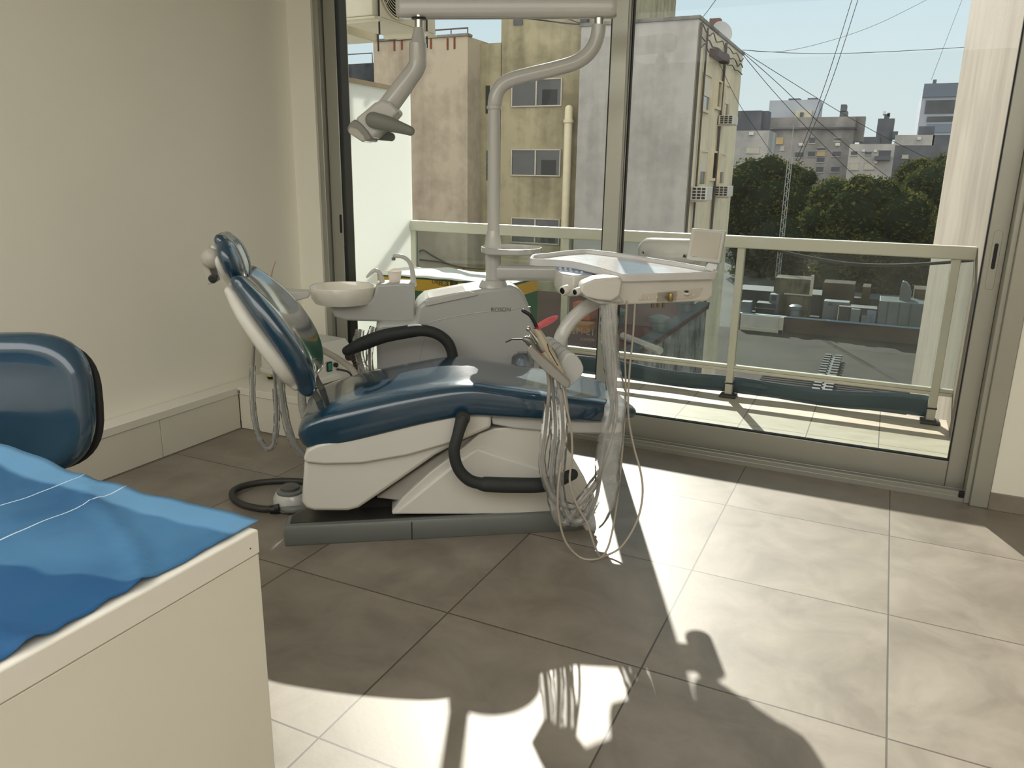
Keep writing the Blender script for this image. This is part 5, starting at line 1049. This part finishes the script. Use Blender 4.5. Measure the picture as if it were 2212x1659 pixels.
# ------------------------------------------------------------------ desk with blue drape
ZD, DX, DY = .74, -.823, .83
dk = thing('desk', 'white laminate desk in the front corner with a plain side panel', 'desk', (-1.5, .1, 0))
MB().bx(-2.25, DX, -1.2, DY, ZD-.04, ZD).build('worktop', M_lamtop, dk, bev=.0025)
MB().bx(DX-.022, DX-.001, -1.19, DY-.002, 0, ZD-.041).build('side_panel', M_lam, dk, bev=.0015)
MB().bx(-2.24, -2.22, -1.19, DY-.002, 0, ZD-.041).build('side_panel', M_lam, dk, bev=.0015)
MB().bx(-2.21, DX-.03, DY-.03, DY-.012, .08, ZD-.041).build('back_panel', M_lam, dk)
q = PX(541, 1185, DX); m = MB(); m.lathe([(0, 0), (.0014, 0), (0, .0008)], q, (1, 0, 0), 10); m.build('screw_cap', M_black, dk)
def drape():
    m = MB(); R = []; nx, ny = 110, 110; x0, x1, y0, y1 = -1.95, -.833, -.5, .835
    for i in range(nx+1):
        row = []
        for j in range(ny+1):
            s, t_ = i/nx, j/ny; x = x0+(x1-x0)*s; y = y0+(y1-y0)*t_
            y += (.012*noise.noise(Vector((x*6, 3, 0)))) * (t_ > .97); 
            edge = .006*noise.noise(Vector((0, y*7, 4)))-.004+.003*noise.noise(Vector((0, y*25, 4)))
            if s > .97: x += edge
            if t_ > .985: y += .012*noise.noise(Vector((x*9, 0, 7)))+.01
            z = ZD+.004+.007*max(0, noise.noise(Vector((x*4, y*4, 2))))+.0025*noise.noise(Vector((x*16, y*13, 5)))
            z += .006*math.exp(-((x*.62+y*.9-.02+.03*math.sin(x*9))/.012)**2) + .005*math.exp(-((x*.2-y*.95+.62)/.015)**2)
            z += .022*max(0, (t_-.9)/.1)**1.5*max(0, min(1, (-1.2-x)/.25)) + (.012*max(0, (s-.985)/.015))*abs(noise.noise(Vector((y*20, 1, 1))))
            row.append(Vector((x, y, z)))
        R.append(row)
    m.rings(R, cap=False, closed=False); return m
dm = bpy.data.materials.new('blue_drape'); dm.use_nodes = True; nt = dm.node_tree; L = nt.links.new; b = nt.nodes['Principled BSDF']
g = nd(nt, 'ShaderNodeNewGeometry'); sp = nd(nt, 'ShaderNodeSeparateXYZ'); L(g.outputs['Position'], sp.inputs[0])
nz = nd(nt, 'ShaderNodeTexNoise'); nz.inputs['Scale'].default_value = 3.2; nz.inputs['Detail'].default_value = 6; L(g.outputs['Position'], nz.inputs['Vector'])
rp = nd(nt, 'ShaderNodeValToRGB'); rp.color_ramp.elements[0].position = .38; rp.color_ramp.elements[1].position = .62; rp.color_ramp.elements[0].color = rgba(lin((44, 90, 130))); rp.color_ramp.elements[1].color = rgba(lin((68, 116, 154))); L(nz.outputs['Fac'], rp.inputs['Fac'])
def edge_mask(sock, lo, hi):
    mr = nd(nt, 'ShaderNodeMapRange', interpolation_type='SMOOTHSTEP'); mr.inputs['From Min'].default_value = lo; mr.inputs['From Max'].default_value = hi; L(sock, mr.inputs['Value']); return mr.outputs[0]
nw = nd(nt, 'ShaderNodeTexNoise'); nw.inputs['Scale'].default_value = 6; L(g.outputs['Position'], nw.inputs['Vector'])
ad = nd(nt, 'ShaderNodeMath', operation='MULTIPLY_ADD'); L(nw.outputs['Fac'], ad.inputs[0]); ad.inputs[1].default_value = .05; L(sp.outputs['Y'], ad.inputs[2])
em = edge_mask(ad.outputs[0], .808, .822)
mx = nd(nt, 'ShaderNodeMix', data_type='RGBA'); L(em, mx.inputs['Factor']); L(rp.outputs['Color'], mx.inputs['A']); mx.inputs['B'].default_value = rgba(lin((96, 144, 182)))
# folded-over double layer near the front is a deeper blue
ln = nd(nt, 'ShaderNodeVectorMath', operation='DOT_PRODUCT'); L(g.outputs['Position'], ln.inputs[0]); f1, f2 = PZ(0, 1215, ZD), PZ(235, 1240, ZD); fn = Vector((-(f2-f1).y, (f2-f1).x, 0)).normalized(); fn = fn if fn.dot(EYE-f1) > 0 else -fn
ln.inputs[1].default_value = fn[:]
a2 = nd(nt, 'ShaderNodeMath', operation='MULTIPLY_ADD'); L(nw.outputs['Fac'], a2.inputs[0]); a2.inputs[1].default_value = .10; L(ln.outputs['Value'], a2.inputs[2])
e2 = edge_mask(a2.outputs[0], fn.dot(f1)+.05, fn.dot(f1)+.06)
m3 = nd(nt, 'ShaderNodeMix', data_type='RGBA'); L(e2, m3.inputs['Factor']); L(mx.outputs['Result'], m3.inputs['A']); m3.inputs['B'].default_value = rgba(lin((30, 80, 124)))
def crease(prev, dirv, at_, wob, w_=.0016):
    d = nd(nt, 'ShaderNodeVectorMath', operation='DOT_PRODUCT'); L(g.outputs['Position'], d.inputs[0]); d.inputs[1].default_value = dirv
    a = nd(nt, 'ShaderNodeMath', operation='MULTIPLY_ADD'); L(nw.outputs['Fac'], a.inputs[0]); a.inputs[1].default_value = wob; L(d.outputs['Value'], a.inputs[2])
    s = nd(nt, 'ShaderNodeMath', operation='SUBTRACT'); L(a.outputs[0], s.inputs[0]); s.inputs[1].default_value = at_
    ab_ = nd(nt, 'ShaderNodeMath', operation='ABSOLUTE'); L(s.outputs[0], ab_.inputs[0]); lt = nd(nt, 'ShaderNodeMath', operation='LESS_THAN'); L(ab_.outputs[0], lt.inputs[0]); lt.inputs[1].default_value = w_
    k = nd(nt, 'ShaderNodeMix', data_type='RGBA'); L(lt.outputs[0], k.inputs['Factor']); L(prev, k.inputs['A']); k.inputs['B'].default_value = rgba(lin((186, 208, 222))); return k.outputs['Result']
cA, cB = PZ(290, 1050, ZD), PZ(120, 1122, ZD); dv = Vector((-(cB-cA).y, (cB-cA).x, 0)).normalized()
c1 = crease(m3.outputs['Result'], dv[:], dv.dot(cA)+.02, .04)
cA, cB = PZ(200, 1030, ZD), PZ(20, 1090, ZD); dv = Vector((-(cB-cA).y, (cB-cA).x, 0)).normalized()
c2 = crease(c1, dv[:], dv.dot(cA)+.02, .04, .0012)
L(c2, b.inputs['Base Color']); b.inputs['Roughness'].default_value = .55; b.inputs['Specular IOR Level'].default_value = .3
o = drape().build('surgical_drape', dm); sm = o.modifiers.new('solid', 'SOLIDIFY'); sm.thickness = .0012
tag(o, 'creased blue surgical drape spread over the white desk', 'drape')
# ------------------------------------------------------------------ light
sun = bpy.data.lights.new('sun', 'SUN'); sun.energy = 8.4; sun.angle = math.radians(.55); sun.color = (1, .955, .86)
so = bpy.data.objects.new('sun', sun); COL.objects.link(so); so.rotation_euler = Vector((.45, -1, -.70)).to_track_quat('-Z', 'Y').to_euler()
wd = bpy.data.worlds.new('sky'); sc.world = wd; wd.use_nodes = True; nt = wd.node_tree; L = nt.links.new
bg = nt.nodes['Background']; tc = nd(nt, 'ShaderNodeTexCoord'); sp = nd(nt, 'ShaderNodeSeparateXYZ'); L(tc.outputs['Generated'], sp.inputs[0])
rp = nd(nt, 'ShaderNodeValToRGB'); e = rp.color_ramp.elements; e[0].position = 0; e[0].color = rgba(lin((222, 230, 230))); e[1].position = .35; e[1].color = rgba(lin((186, 219, 238))); k = e.new(.14); k.color = rgba(lin((212, 230, 236)))
L(sp.outputs['Z'], rp.inputs['Fac'])
# brighter sky added in the unseen half behind the building, to lift the facades
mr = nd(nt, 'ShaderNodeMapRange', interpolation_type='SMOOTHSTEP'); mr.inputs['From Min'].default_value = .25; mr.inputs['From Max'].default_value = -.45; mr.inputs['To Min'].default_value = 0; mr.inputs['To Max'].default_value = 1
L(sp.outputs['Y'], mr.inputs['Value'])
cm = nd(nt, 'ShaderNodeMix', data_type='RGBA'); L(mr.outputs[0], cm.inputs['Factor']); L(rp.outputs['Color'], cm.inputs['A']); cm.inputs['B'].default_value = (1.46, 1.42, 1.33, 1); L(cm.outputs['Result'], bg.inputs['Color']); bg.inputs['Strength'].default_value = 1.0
a = bpy.data.lights.new('unseen_room_fill', 'AREA'); a.shape = 'RECTANGLE'; a.size = 5.4; a.size_y = 3.0; a.energy = 145; a.color = (1, .995, .965)  # broad unseen area light, added under the ceiling to brighten the room
ao = bpy.data.objects.new('unseen_room_fill', a); COL.objects.link(ao); ao.location = (-.25, -1.25, CEIL-.02)
# ------------------------------------------------------------------ camera
cam = bpy.data.cameras.new('camera'); cam.sensor_fit = 'HORIZONTAL'; cam.sensor_width = 36; cam.lens = FOC/2212*36; cam.clip_start = .02; cam.clip_end = 800
co = bpy.data.objects.new('camera', cam); COL.objects.link(co)
M = Matrix((CR, CU, -CF)).transposed().to_4x4(); M.translation = EYE; co.matrix_world = M
sc.camera = co
sc.view_settings.view_transform = 'Standard'; sc.view_settings.look = 'None'; sc.view_settings.gamma = 1; sc.view_settings.exposure = 0.0; sc.view_settings.use_curve_mapping = False
sc.cycles.max_bounces = 12; sc.cycles.diffuse_bounces = 6; sc.cycles.glossy_bounces = 5; sc.cycles.transparent_max_bounces = 32; sc.cycles.transmission_bounces = 8
sc.cycles.use_denoising = True; sc.cycles.sample_clamp_indirect = 6; sc.cycles.caustics_reflective = False; sc.cycles.caustics_refractive = False
